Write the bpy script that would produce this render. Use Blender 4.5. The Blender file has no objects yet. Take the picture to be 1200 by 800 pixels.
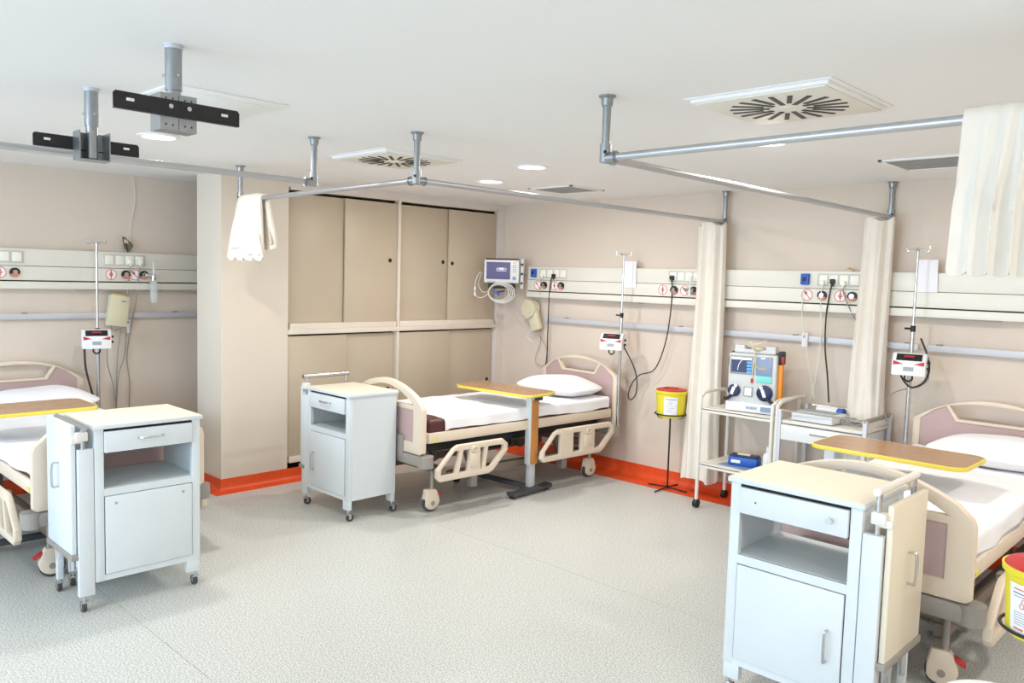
import bpy, bmesh, math, random
from mathutils import Vector, Matrix, Euler
random.seed(7)
S = bpy.context.scene
COL = S.collection
PI = math.pi

# ------------------------------------------------------------------ camera
CAM = (5.8442, -5.8500, 1.72)
YAW, PITCH, ROLL, FPX = 0.7724, -0.0794, 0.0286, 944.4
fw = Vector((-math.sin(YAW)*math.cos(PITCH), math.cos(YAW)*math.cos(PITCH), math.sin(PITCH)))
r0 = Vector((math.cos(YAW), math.sin(YAW), 0)); u0 = r0.cross(fw)
rt = math.cos(ROLL)*r0 + math.sin(ROLL)*u0
up = -math.sin(ROLL)*r0 + math.cos(ROLL)*u0
cd = bpy.data.cameras.new('camera'); cam = bpy.data.objects.new('camera', cd); COL.objects.link(cam)
cd.sensor_width = 36; cd.lens = FPX/1200*36; cd.clip_start = .02
cam.matrix_world = Matrix(((rt.x, up.x, -fw.x, CAM[0]), (rt.y, up.y, -fw.y, CAM[1]), (rt.z, up.z, -fw.z, CAM[2]), (0, 0, 0, 1)))
S.camera = cam

# ------------------------------------------------------------------ world, daylight, exposure
W = bpy.data.worlds.new('sky'); S.world = W; W.use_nodes = True
bg = W.node_tree.nodes['Background']; bg.inputs[0].default_value = (.72, .84, 1, 1); bg.inputs[1].default_value = 1.5
S.view_settings.view_transform = 'Standard'; S.view_settings.look = 'None'
S.view_settings.gamma = 1; S.view_settings.use_curve_mapping = False
S.view_settings.exposure = 0.16
S.cycles.max_bounces = 8; S.cycles.diffuse_bounces = 6
S.cycles.use_denoising = True
S.cycles.sample_clamp_indirect = 6
ROOM_X0, ROOM_X1, ROOM_Y0, CEIL = -.961, 8.0, -10.0, 2.449
WINDOWS = [(-.6, 1.2), (1.8, 3.6), (4.2, 6.0)]        # openings in the front wall, along x
def area(name, loc, rot, sx, sy, power, col, shape='RECTANGLE'):
    l = bpy.data.lights.new(name, 'AREA'); l.shape = shape; l.size = sx; l.size_y = sy; l.energy = power; l.color = col
    o = bpy.data.objects.new(name, l); o.location = loc; o.rotation_euler = rot; COL.objects.link(o); return o
for i, (a, b) in enumerate(WINDOWS):                   # daylight through each window
    area('window_daylight', ((a+b)/2, ROOM_Y0+.02, 1.55), (math.radians(90), 0, 0), b-a-.1, 1.35, 80, (.62, .81, 1))
LAMP_COL = (1, .95, .895)
DOWNLIGHTS = [(1.35, -1.52), (2.17, -1.94), (1.23, -3.98), (3.83, -1.95), (5.9, -1.7), (6.6, -4.2), (2.3, -6.0), (5.6, -7.6), (7.2, -3.6), (7.2, -6.6)]
LAMP_W = 17.5

# ------------------------------------------------------------------ materials
def srgb(c):
    return tuple((x/12.92 if x <= .04045 else ((x+.055)/1.055)**2.4) for x in (v/255 for v in c))
def mat(name, rgb, rough=.5, metal=0, var=.04, scale=6, bump=0, bscale=80, coat=0, sheen=0):
    m = bpy.data.materials.new(name); m.use_nodes = True; nt = m.node_tree; b = nt.nodes['Principled BSDF']
    c = srgb(rgb)
    tc = nt.nodes.new('ShaderNodeTexCoord'); n = nt.nodes.new('ShaderNodeTexNoise'); n.inputs['Scale'].default_value = scale; n.inputs['Detail'].default_value = 3
    nt.links.new(tc.outputs['Object'], n.inputs['Vector'])
    rp = nt.nodes.new('ShaderNodeValToRGB'); rp.color_ramp.elements[0].position = .3; rp.color_ramp.elements[1].position = .7
    rp.color_ramp.elements[0].color = tuple(max(0, x*(1-var)) for x in c)+(1,); rp.color_ramp.elements[1].color = tuple(min(1, x*(1+var)) for x in c)+(1,)
    nt.links.new(n.outputs['Fac'], rp.inputs[0]); nt.links.new(rp.outputs[0], b.inputs['Base Color'])
    b.inputs['Roughness'].default_value = rough; b.inputs['Metallic'].default_value = metal
    if coat: b.inputs['Coat Weight'].default_value = coat; b.inputs['Coat Roughness'].default_value = .12
    if sheen: b.inputs['Sheen Weight'].default_value = sheen
    if bump:
        n2 = nt.nodes.new('ShaderNodeTexNoise'); n2.inputs['Scale'].default_value = bscale; nt.links.new(tc.outputs['Object'], n2.inputs['Vector'])
        bp = nt.nodes.new('ShaderNodeBump'); bp.inputs['Strength'].default_value = bump; bp.inputs['Distance'].default_value = .002
        nt.links.new(n2.outputs['Fac'], bp.inputs['Height']); nt.links.new(bp.outputs[0], b.inputs['Normal'])
    return m
def emis(name, rgb, k):
    m = bpy.data.materials.new(name); m.use_nodes = True; b = m.node_tree.nodes['Principled BSDF']
    b.inputs['Base Color'].default_value = srgb(rgb)+(1,); b.inputs['Emission Color'].default_value = srgb(rgb)+(1,); b.inputs['Emission Strength'].default_value = k
    return m
def clear(name, rgb, alpha, rough=.05):
    m = mat(name, rgb, rough, var=.01); m.node_tree.nodes['Principled BSDF'].inputs['Alpha'].default_value = alpha; return m
M = {}
M['wall'] = mat('wall_paint', (216, 203, 190), .75, var=.015, scale=1.5, bump=.1)
M['pillar'] = mat('pillar_paint', (218, 208, 194), .7, var=.015, scale=1.5, bump=.1)
M['trimpaint'] = mat('trim_paint', (222, 214, 208), .6, var=.02)
M['ceil'] = mat('ceiling_paint', (238, 238, 238), .85, var=.008, scale=1, bump=.06)
M['closet'] = mat('cupboard_laminate', (192, 178, 158), .42, var=.02, scale=2)
M['closetframe'] = mat('cupboard_frame', (222, 212, 198), .45, var=.02)
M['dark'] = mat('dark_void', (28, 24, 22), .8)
M['orange'] = mat('orange_vinyl', (224, 82, 34), .38, var=.06, scale=14)
M['white'] = mat('white_enamel', (214, 221, 225), .46, var=.01)
M['shelfgrey'] = mat('shelf_grey', (200, 208, 210), .4, var=.015)
M['cream'] = mat('cream_laminate', (228, 219, 198), .45, var=.012)
M['leaf'] = mat('leaf_laminate', (226, 216, 196), .4, var=.012)
M['chrome'] = mat('chrome', (200, 202, 205), .18, 1, var=.02)
M['galv'] = mat('galvanised_steel', (158, 162, 165), .36, .85, var=.06, scale=25)
M['rail'] = mat('anodised_aluminium', (190, 191, 194), .38, .8, var=.03)
M['alu'] = mat('aluminium', (200, 202, 208), .42, .12, var=.02)
M['black'] = mat('black_plastic', (22, 22, 24), .45, var=.1)
M['rubber'] = mat('grey_rubber', (70, 70, 74), .6, var=.08)
M['bed'] = mat('bed_plastic', (222, 207, 188), .42, var=.015)
M['mauve'] = mat('mauve_panel', (186, 160, 158), .5, var=.02)
M['bumper'] = mat('bumper_grey', (150, 144, 137), .5, var=.03)
M['frame'] = mat('bed_frame_paint', (128, 116, 104), .5, var=.05)
M['redp'] = mat('red_plastic', (190, 30, 34), .4, var=.04)
M['sheet'] = mat('white_linen', (240, 240, 243), .9, var=.01, bump=.25, bscale=60, sheen=.1)
M['maroon'] = mat('maroon_vinyl', (82, 40, 40), .45, var=.05)
M['curtain'] = mat('cream_curtain', (230, 223, 212), .9, var=.02, scale=10, bump=.15, bscale=120, sheen=.1)
M['yellow'] = mat('yellow_plastic', (230, 216, 52), .4, var=.03)
M['edgeyellow'] = mat('yellow_edging', (228, 211, 84), .4, var=.02)
M['panel'] = mat('panel_enamel', (227, 224, 214), .38, var=.01)
M['socket'] = mat('socket_plastic', (238, 236, 226), .35, var=.01)
M['sockframe'] = mat('socket_frame', (198, 200, 194), .4, var=.02)
M['paper'] = mat('paper', (240, 240, 246), .85, var=.01)
M['stick'] = mat('sticker_red', (220, 132, 104), .5, var=.03)
M['blue'] = mat('blue_plastic', (34, 92, 182), .4, var=.06)
M['navy'] = mat('navy_plastic', (30, 38, 82), .4, var=.05)
M['beigebox'] = mat('aged_beige_plastic', (214, 206, 178), .5, var=.02)
M['devwhite'] = mat('device_white', (224, 226, 228), .35, var=.01)
M['devgrey'] = mat('device_grey', (206, 208, 208), .42, var=.015)
M['lcd'] = mat('lcd_grey', (150, 160, 164), .3, var=.02)
M['screen'] = emis('monitor_screen', (78, 74, 112), .45)
M['screenw'] = emis('screen_white', (225, 225, 240), .7)
M['dscreen'] = emis('defib_screen', (52, 60, 92), .35)
M['dscreenb'] = emis('defib_screen_blue', (90, 150, 205), .5)
M['redled'] = emis('red_led', (150, 34, 44), .3)
M['teal'] = mat('teal_keypad', (122, 214, 206), .4, var=.03)
M['keypad'] = mat('keypad_blue', (132, 150, 182), .4, var=.03)
M['ykey'] = mat('yellow_key', (226, 196, 60), .4, var=.03)
M['amber'] = mat('orange_strip', (240, 150, 20), .4, var=.03)
M['colbrown'] = mat('column_brown', (196, 132, 66), .45, var=.04)
M['cable_b'] = mat('black_cable', (52, 48, 46), .5, var=.05)
M['cable_g'] = mat('grey_cable', (146, 142, 136), .5, var=.03)
M['cable_w'] = mat('white_cable', (222, 220, 212), .5, var=.02)
M['cart'] = mat('cart_white', (226, 223, 215), .38, var=.012)
M['tube'] = clear('clear_plastic', (225, 230, 232), .35, .1)
M['glass'] = clear('pane_glass', (225, 238, 240), .08, .02)
M['lamp'] = emis('lamp_diffuser', (255, 246, 232), 6.0)
M['butter'] = mat('butterfly_wing', (96, 92, 74), .7, var=.25, scale=60)
M['oral'] = mat('sticker_yellow', (226, 220, 60), .5)
M['printk'] = mat('print_grey', (130, 132, 150), .7)
def floor_mat():
    m = bpy.data.materials.new('speckled_vinyl'); m.use_nodes = True; nt = m.node_tree; b = nt.nodes['Principled BSDF']
    tc = nt.nodes.new('ShaderNodeTexCoord'); n = nt.nodes.new('ShaderNodeTexNoise'); n.inputs['Scale'].default_value = 130; n.inputs['Detail'].default_value = 4
    rp = nt.nodes.new('ShaderNodeValToRGB'); e = rp.color_ramp.elements
    e[0].position = .40; e[0].color = srgb((168, 170, 165))+(1,); e[1].position = .60; e[1].color = srgb((220, 221, 216))+(1,)
    n2 = nt.nodes.new('ShaderNodeTexNoise'); n2.inputs['Scale'].default_value = 1.1
    mx = nt.nodes.new('ShaderNodeMixRGB'); mx.blend_type = 'MULTIPLY'; mx.inputs[0].default_value = .06
    nt.links.new(tc.outputs['Object'], n.inputs['Vector']); nt.links.new(tc.outputs['Object'], n2.inputs['Vector'])
    nt.links.new(n.outputs['Fac'], rp.inputs[0]); nt.links.new(rp.outputs[0], mx.inputs[1]); nt.links.new(n2.outputs['Fac'], mx.inputs[2])
    nt.links.new(mx.outputs[0], b.inputs['Base Color']); b.inputs['Roughness'].default_value = .36
    b.inputs['Specular IOR Level'].default_value = .4
    return m
M['floor'] = floor_mat()
def wood_mat():
    m = bpy.data.materials.new('brown_woodgrain'); m.use_nodes = True; nt = m.node_tree; b = nt.nodes['Principled BSDF']
    tc = nt.nodes.new('ShaderNodeTexCoord'); mp = nt.nodes.new('ShaderNodeMapping'); mp.inputs['Scale'].default_value = (3, 40, 3)
    n = nt.nodes.new('ShaderNodeTexNoise'); n.inputs['Scale'].default_value = 1.6; n.inputs['Detail'].default_value = 5
    rp = nt.nodes.new('ShaderNodeValToRGB'); e = rp.color_ramp.elements
    e[0].position = .3; e[0].color = srgb((146, 108, 72))+(1,); e[1].position = .7; e[1].color = srgb((176, 134, 92))+(1,)
    nt.links.new(tc.outputs['Object'], mp.inputs[0]); nt.links.new(mp.outputs[0], n.inputs['Vector']); nt.links.new(n.outputs['Fac'], rp.inputs[0])
    nt.links.new(rp.outputs[0], b.inputs['Base Color']); b.inputs['Roughness'].default_value = .22
    return m
M['wood'] = wood_mat()
def grille_mat():
    m = mat('grille_mesh', (176, 176, 174), .6); return m
M['grille'] = grille_mat()

# ------------------------------------------------------------------ mesh helpers
def catmull(pts, n):
    P = [Vector(p) for p in pts]
    if n <= 1 or len(P) < 3: return P
    out = []
    for i in range(len(P)-1):
        p0 = P[max(i-1, 0)]; p1 = P[i]; p2 = P[i+1]; p3 = P[min(i+2, len(P)-1)]
        for k in range(n):
            t = k/n
            out.append(.5*((2*p1)+(-p0+p2)*t+(2*p0-5*p1+4*p2-p3)*t*t+(-p0+3*p1-3*p2+p3)*t**3))
    out.append(P[-1]); return out
class MB:
    def __init__(s): s.bm = bmesh.new()
    def box(s, c, d, bev=0, rot=None, seg=2):
        mtx = Matrix.Translation(c) @ (rot.to_4x4() if rot else Matrix.Identity(4)) @ Matrix.Diagonal((d[0], d[1], d[2], 1))
        v = bmesh.ops.create_cube(s.bm, size=1, matrix=mtx)['verts']
        if bev:
            ed = list({e for x in v for e in x.link_edges})
            bmesh.ops.bevel(s.bm, geom=ed, offset=bev, segments=seg, affect='EDGES', profile=.5)
        return s
    def lohi(s, a, b, bev=0):
        return s.box([(a[i]+b[i])/2 for i in range(3)], [abs(b[i]-a[i]) for i in range(3)], bev)
    def cyl(s, p0, p1, r, seg=14, r2=None):
        p0 = Vector(p0); p1 = Vector(p1); d = p1-p0
        mtx = Matrix.Translation((p0+p1)/2) @ d.to_track_quat('Z', 'Y').to_matrix().to_4x4()
        bmesh.ops.create_cone(s.bm, cap_ends=True, segments=seg, radius1=r, radius2=r if r2 is None else r2, depth=d.length, matrix=mtx); return s
    def tube(s, pts, r, seg=8, n=1, closed=False):
        P = catmull(pts, n); L = len(P); rings = []; prev = None
        for i, p in enumerate(P):
            if closed: t = P[(i+1) % L]-P[(i-1) % L]
            else: t = P[min(i+1, L-1)]-P[max(i-1, 0)]
            t.normalize()
            if prev is None: a = t.orthogonal().normalized()
            else:
                a = prev-t*prev.dot(t)
                a = a.normalized() if a.length > 1e-6 else t.orthogonal().normalized()
            prev = a; b = t.cross(a); rr = r(i/(L-1)) if callable(r) else r
            rings.append([s.bm.verts.new(p+rr*(math.cos(2*PI*k/seg)*a+math.sin(2*PI*k/seg)*b)) for k in range(seg)])
        for i in range(L if closed else L-1):
            A = rings[i]; B = rings[(i+1) % L]
            for k in range(seg): s.bm.faces.new((A[k], A[(k+1) % seg], B[(k+1) % seg], B[k]))
        if not closed:
            s.bm.faces.new(rings[0][::-1]); s.bm.faces.new(rings[-1])
        return s
    def lathe(s, prof, loc=(0, 0, 0), seg=28, rot=None):
        mtx = Matrix.Translation(loc) @ (rot.to_4x4() if rot else Matrix.Identity(4)); rings = []
        for r, z in prof:
            if r < 1e-6: rings.append([s.bm.verts.new(mtx @ Vector((0, 0, z)))])
            else: rings.append([s.bm.verts.new(mtx @ Vector((r*math.cos(2*PI*k/seg), r*math.sin(2*PI*k/seg), z))) for k in range(seg)])
        for A, B in zip(rings, rings[1:]):
            for k in range(seg):
                k2 = (k+1) % seg
                if len(A) == 1 and len(B) == 1: continue
                if len(A) == 1: s.bm.faces.new((A[0], B[k2], B[k]))
                elif len(B) == 1: s.bm.faces.new((A[k], A[k2], B[0]))
                else: s.bm.faces.new((A[k], A[k2], B[k2], B[k]))
        return s
    def plate(s, outline, holes, t, mtx=None, bev=0):
        """outline/holes: (x,z) loops; solid of thickness t centred on y=0, then transformed"""
        mtx = mtx or Matrix.Identity(4); tb = bmesh.new(); ed = []
        for loop in [outline]+list(holes):
            vs = [tb.verts.new((x, -t/2, z)) for x, z in loop]
            for i in range(len(vs)): ed.append(tb.edges.new((vs[i], vs[(i+1) % len(vs)])))
        if not holes: tb.faces.new([e.verts[0] for e in ed])
        else: bmesh.ops.triangle_fill(tb, use_beauty=True, edges=ed)
        ex = bmesh.ops.extrude_face_region(tb, geom=list(tb.faces))
        bmesh.ops.translate(tb, vec=(0, t, 0), verts=[g for g in ex['geom'] if isinstance(g, bmesh.types.BMVert)])
        bmesh.ops.recalc_face_normals(tb, faces=tb.faces)
        if bev:
            es = [e for e in tb.edges if len(e.link_faces) == 2 and e.calc_face_angle(0) > 1.0 and abs(abs(e.verts[0].co.y)-t/2) < 1e-5 and abs(e.verts[0].co.y-e.verts[1].co.y) < 1e-6]
            bmesh.ops.bevel(tb, geom=es, offset=bev, segments=2, affect='EDGES', profile=.5)
        tb.transform(mtx); me = bpy.data.meshes.new('tmp'); tb.to_mesh(me); tb.free(); s.bm.from_mesh(me); bpy.data.meshes.remove(me); return s
    def grid(s, fn, nu, nv, closeu=False, flip=False):
        vs = [[s.bm.verts.new(fn(i/(nu if closeu else nu-1), j/(nv-1))) for j in range(nv)] for i in range(nu)]
        for i in range(nu if closeu else nu-1):
            for j in range(nv-1):
                i2 = (i+1) % nu; s.bm.faces.new((vs[i][j], vs[i2][j], vs[i2][j+1], vs[i][j+1]))
        return vs
    def build(s, name, m, parent=None, smooth=.6, loc=None, rotz=0, recalc=True):
        if recalc: bmesh.ops.recalc_face_normals(s.bm, faces=s.bm.faces)
        me = bpy.data.meshes.new(name); s.bm.to_mesh(me); s.bm.free()
        me.materials.append(M[m] if isinstance(m, str) else m)
        if smooth and len(me.polygons):
            me.polygons.foreach_set('use_smooth', [True]*len(me.polygons)); me.set_sharp_from_angle(angle=smooth)
        o = bpy.data.objects.new(name, me); COL.objects.link(o)
        if parent: o.parent = parent
        if loc: o.location = loc
        o.rotation_euler.z = rotz
        return o
def tag(o, label, cat, group=None, kind=None):
    if label: o['label'] = label
    if cat: o['category'] = cat
    if group: o['group'] = group
    if kind: o['kind'] = kind
    return o
def thing(name, label, cat, loc=(0, 0, 0), rotz=0, group=None):
    o = bpy.data.objects.new(name, None); o.empty_display_size = .1; COL.objects.link(o); o.location = loc; o.rotation_euler.z = rotz
    return tag(o, label, cat, group)
def struct(mb, name, m, label=None, **k):
    o = mb.build(name, m, **k); o['kind'] = 'structure'
    if label: o['label'] = label; o['category'] = name.split('_')[0]
    return o
def dup(o, parent=None):
    c = o.copy(); COL.objects.link(c); c.parent = parent
    for ch in list(o.children): dup(ch, c)
    return c
def B(c, d, bev=0, rot=None): return MB().box(c, d, bev, rot)
def LH(a, b, bev=0): return MB().lohi(a, b, bev)
def circ(r, n=24, c=(0, 0)): return [(c[0]+r*math.cos(2*PI*k/n), c[1]+r*math.sin(2*PI*k/n)) for k in range(n)]
def RZ(a): return Matrix.Rotation(a, 3, 'Z')
def rot3(x=0, y=0, z=0): return Euler((x, y, z)).to_matrix()

# ------------------------------------------------------------------ room shell
fl = struct(LH((ROOM_X0-.1, ROOM_Y0-.1, -.1), (ROOM_X1+.1, .1, -.002)), 'floor', 'bumper', 'pale speckled vinyl floor laid in welded sheets')
SEAMS = [0, -.265, -2.27, -4.37, -6.37, -8.37, ROOM_Y0]
for i in range(1, 6):
    LH((ROOM_X0, SEAMS[i+1]+.0012, -.002), (ROOM_X1, SEAMS[i]-.0012, 0)).build('vinyl_sheet', 'floor', fl)
LH((ROOM_X0, -.265, -.002), (ROOM_X1, 0, .0005)).build('orange_border', 'orange', fl)['label'] = 'bright orange vinyl border strip along the back wall'
struct(LH((ROOM_X0-.1, ROOM_Y0-.1, CEIL), (ROOM_X1+.1, .1, CEIL+.1)), 'ceiling', 'ceil', 'flat white plastered ceiling')
struct(LH((ROOM_X0-.1, 0, 0), (ROOM_X1+.1, .1, CEIL)), 'wall_back', 'wall', 'pinkish beige wall behind the centre and right beds')
struct(LH((ROOM_X0-.1, ROOM_Y0, 0), (ROOM_X0, 0, CEIL)), 'wall_left', 'wall', 'beige alcove wall behind the left bed')
struct(LH((ROOM_X1, ROOM_Y0, 0), (ROOM_X1+.1, 0, CEIL)), 'wall_right', 'wall', 'beige wall on the right, out of view')
mb = MB(); xs = [ROOM_X0-.1]+[v for w in WINDOWS for v in w]+[ROOM_X1+.1]
for i in range(0, len(xs), 2): mb.lohi((xs[i], ROOM_Y0-.1, 0), (xs[i+1], ROOM_Y0, CEIL))
for a, b in WINDOWS:
    mb.lohi((a, ROOM_Y0-.1, 0), (b, ROOM_Y0, .85)); mb.lohi((a, ROOM_Y0-.1, 2.25), (b, ROOM_Y0, CEIL))
struct(mb, 'wall_front', 'wall', 'beige wall with windows, behind the viewer')
for i, (a, b) in enumerate(WINDOWS):
    f = MB()
    for x in (a, (a+b)/2-.025, b-.05): f.lohi((x, ROOM_Y0-.08, .85), (x+.05, ROOM_Y0-.02, 2.25))
    for z in (.85, 2.2): f.lohi((a, ROOM_Y0-.08, z), (b, ROOM_Y0-.02, z+.05))
    fo = struct(f, 'window_%d' % (i+1), 'white', 'white framed window behind the viewer, %s' % ['left-hand one', 'middle one', 'right-hand one'][i])
    LH((a+.05, ROOM_Y0-.055, .9), (b-.05, ROOM_Y0-.045, 2.2)).build('pane', 'glass', fo)
# pillar between the alcove and the cupboards
struct(LH((-.41, -3.02, 0), (0, -2.455, CEIL)), 'wall_pillar', 'pillar', 'cream square pillar left of the beige cupboards')
struct(LH((-.55, -2.455, 0), (-.5, 0, CEIL)), 'wall_recess', 'wall', 'recess wall hidden behind the cupboards')
struct(LH((-.5, -2.455, 2.392), (0, 0, CEIL)), 'trim_1', 'trimpaint', 'plastered bulkhead above the cupboards')
struct(LH((-.5, -.108, 0), (.012, 0, 2.392)), 'trim_2', 'trimpaint', 'narrow pale pilaster between cupboards and back wall')
def cove(name, pts, label):
    """orange coved skirting along a floor polyline; the wall is on the left of the direction of travel"""
    prof = [(.0, .104), (.006, .104), (.007, .05), (.014, .03), (.028, .014), (.05, .004), (.075, .0012), (.075, 0), (0, 0)]
    mb = MB(); P = [Vector((x, y, 0)) for x, y in pts]; rings = []
    for i, p in enumerate(P):
        d1 = (P[i]-P[i-1]).normalized() if i else None; d2 = (P[i+1]-P[i]).normalized() if i < len(P)-1 else None
        d1 = d1 or d2; d2 = d2 or d1
        n1 = Vector((d1.y, -d1.x, 0)); n2 = Vector((d2.y, -d2.x, 0)); n = (n1+n2)/max(.2, 1+n1.dot(n2))
        rings.append([mb.bm.verts.new(p+n*o+Vector((0, 0, z))) for o, z in prof])
    k = len(prof)
    for A, Bq in zip(rings, rings[1:]):
        for j in range(k): mb.bm.faces.new((A[j], A[(j+1) % k], Bq[(j+1) % k], Bq[j]))
    mb.bm.faces.new(rings[0]); mb.bm.faces.new(rings[-1][::-1])
    return struct(mb, name, 'orange', label, smooth=.9)
cove('baseboard_back', [(.012, 0), (ROOM_X1, 0)], 'orange coved skirting below the back wall')
cove('baseboard_pillar', [(-.41, -2.6), (-.41, -3.02), (0, -3.02), (0, -.05)], 'orange coved skirting round the cream pillar')
cove('baseboard_left', [(ROOM_X0, ROOM_Y0), (ROOM_X0, -2.3)], 'orange coved skirting below the alcove wall')

# ------------------------------------------------------------------ built-in cupboards (four sliding-door units)
def cupboard(y0, y1, z0, z1, label, pulls, front_right):
    t = thing('sliding_cupboard', label, 'cupboard', (0, (y0+y1)/2, z0), 0, 'built-in sliding-door cupboards')
    w = y1-y0; h = z1-z0; X = -.44
    c = MB().lohi((X, -w/2, 0), (X+.02, w/2, h))
    c.lohi((X, -w/2, 0), (-.062, -w/2+.012, h)).lohi((X, w/2-.012, 0), (-.062, w/2, h))
    c.build('carcass', 'dark', t)
    for s_ in (-1, 1):
        outer = (s_ < 0 and y0 < -2) or (s_ > 0 and y1 > -.2)
        LH((-.06, s_*w/2, 0), (-.05 if outer else .004, s_*(w/2-.014), h)).build('stile', 'dark' if outer else 'closetframe', t)
    LH((-.44, -w/2+.02, 0), (.004, w/2-.02, .05), .003).build('bottom_rail', 'closetframe', t)
    LH((-.44, -w/2+.02, h-.02), (.002, w/2-.02, h), .002).build('top_rail', 'closetframe', t)
    for k in (0, 1):
        a, b = ((-w/2+(.004 if y0 < -2 else .018), .012), (-.012, w/2-(.018 if y0 < -2 else .012)))[k]
        front = (k == 1) == front_right
        x = -.012 if front else -.036
        d = B((x-.009, (a+b)/2, (.05+h-.044)/2), (.018, b-a, h-.044-.052), .0015).build('sliding_door', 'closet', t)
        for yy, zz in pulls[k]:
            MB().cyl((x-.001, yy-(y0+y1)/2, zz-z0), (x+.002, yy-(y0+y1)/2, zz-z0), .019, 16).build('finger_pull', 'black', d)
YM = -1.342
cupboard(-2.455, YM, 1.245, 2.392, 'upper left beige sliding-door cupboard beside the cream pillar', [[], [(-1.434, 1.84)]], True)
cupboard(YM, -.108, 1.245, 2.392, 'upper right beige sliding-door cupboard behind the patient monitor', [[(-.79, 1.846)], [(-.693, 1.837)]], True)
cupboard(-2.455, YM, .145, 1.235, 'lower left beige sliding-door cupboard behind the tall white bedside cabinet', [[], [(-1.42, .68)]], False)
cupboard(YM, -.108, .145, 1.235, 'lower right beige sliding-door cupboard in the back corner', [[], [(-.17, .68)]], False)
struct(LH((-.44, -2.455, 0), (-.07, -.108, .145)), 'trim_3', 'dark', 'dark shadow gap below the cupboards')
struct(LH((-.44, -2.455, 1.205), (.016, -.108, 1.245), .004), 'trim_4', 'closetframe', 'pale ledge between upper and lower cupboards')

# ------------------------------------------------------------------ ceiling fittings
def downlight(x, y, label):
    t = thing('downlight', label, 'ceiling light', (x, y, CEIL), 0, 'round recessed downlights')
    MB().lathe([(.085, 0), (.108, 0), (.112, -.004), (.108, -.009), (.09, -.011), (.085, -.006), (.085, 0)]).build('trim_ring', 'ceil', t)
    MB().lathe([(0, -.005), (.086, -.005), (.086, -.001), (0, -.001)]).build('diffuser', 'lamp', t)
    a = area('downlight_lamp', (x, y, CEIL-.02), (0, 0, 0), .17, .17, LAMP_W, LAMP_COL, 'DISK')
LBL = ['round downlight nearest the corner cupboards', 'round downlight left of the mesh ceiling grille', 'lit round downlight behind the right ceiling bracket', 'downlight mostly hidden behind the right curtain rail']
for i, (x, y) in enumerate(DOWNLIGHTS):
    downlight(x, y, LBL[i] if i < 4 else 'round downlight outside the picture, %s' % ['above the right bed', 'beside the right wall', 'over the open floor behind the viewer', 'near the viewer', 'by the right wall', 'in the far right corner'][i-4])
def diffuser(x, y, s, label):
    t = thing('swirl_diffuser', label, 'air vent', (x, y, CEIL), 0, 'square ceiling air diffusers')
    # stepped frame
    f = MB(); h = s/2
    f.lohi((-h-.02, -h-.02, -.005), (h+.02, h+.02, 0), .002)
    f.lohi((-h, -h, -.018), (h, h, -.004), .004); f.build('frame', 'ceil', t)
    B((0, 0, -.0205), (s-.03, s-.03, .006), .002).build('face_plate', 'panel', t)
    for k in range(20):
        a = 2*PI*(k+.5)/20; r1, r2 = (.07 if k % 2 else .1)*s/.56, .225*s/.56; rm = (r1+r2)/2
        m = MB().box((rm*math.cos(a), rm*math.sin(a), -.0245), (r2-r1, .019, .003), 0, RZ(a)); m.build('slot', 'black', t)
    MB().lathe([(0, -.027), (.03, -.027), (.034, -.023), (0, -.023)], seg=16).build('hub', 'panel', t)
diffuser(1.70, -2.70, .56, 'square swirl air diffuser in the ceiling near the cupboards')
diffuser(4.32, -2.74, .56, 'square swirl air diffuser in the ceiling above the right curtain rail')
def grille(x, y, sx, sy, label):
    t = thing('ceiling_grille', label, 'air vent', (x, y, CEIL), 0, 'mesh return air grilles')
    f = MB(); hx, hy = sx/2, sy/2
    for a, b in (((-hx, -hy), (hx, -hy+.025)), ((-hx, hy-.025), (hx, hy)), ((-hx, -hy), (-hx+.025, hy)), ((hx-.025, -hy), (hx, hy))):
        f.lohi((a[0], a[1], -.012), (b[0], b[1], 0), .002)
    f.build('frame', 'ceil', t)
    m = MB().lohi((-hx+.02, -hy+.02, -.003), (hx-.02, hy-.02, 0)); m.build('backing', 'bumper', t)
    m = MB(); n = 24
    for k in range(n):
        p = -hx+.03+(sx-.06)*k/(n-1); m.box((p, 0, -.0055), (.007, sy-.05, .005))
        p = -hy+.03+(sy-.06)*k/(n-1); m.box((0, p, -.0055), (sx-.05, .007, .005))
    m.build('mesh', 'grille', t)['kind'] = 'stuff'
grille(1.50, -.81, .46, .42, 'grey mesh ceiling grille above the centre bed')
grille(4.28, -.82, .46, .46, 'grey mesh ceiling grille above the right bed')
t = thing('access_hatch', 'flush white square ceiling hatch behind the right ceiling bracket', 'ceiling hatch', (2.3, -4.22, CEIL))
B((0, 0, -.004), (.58, .52, .008), .003).build('frame', 'ceil', t); B((0, 0, -.009), (.44, .40, .006), .002).build('lid', 'ceil', t)

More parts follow.
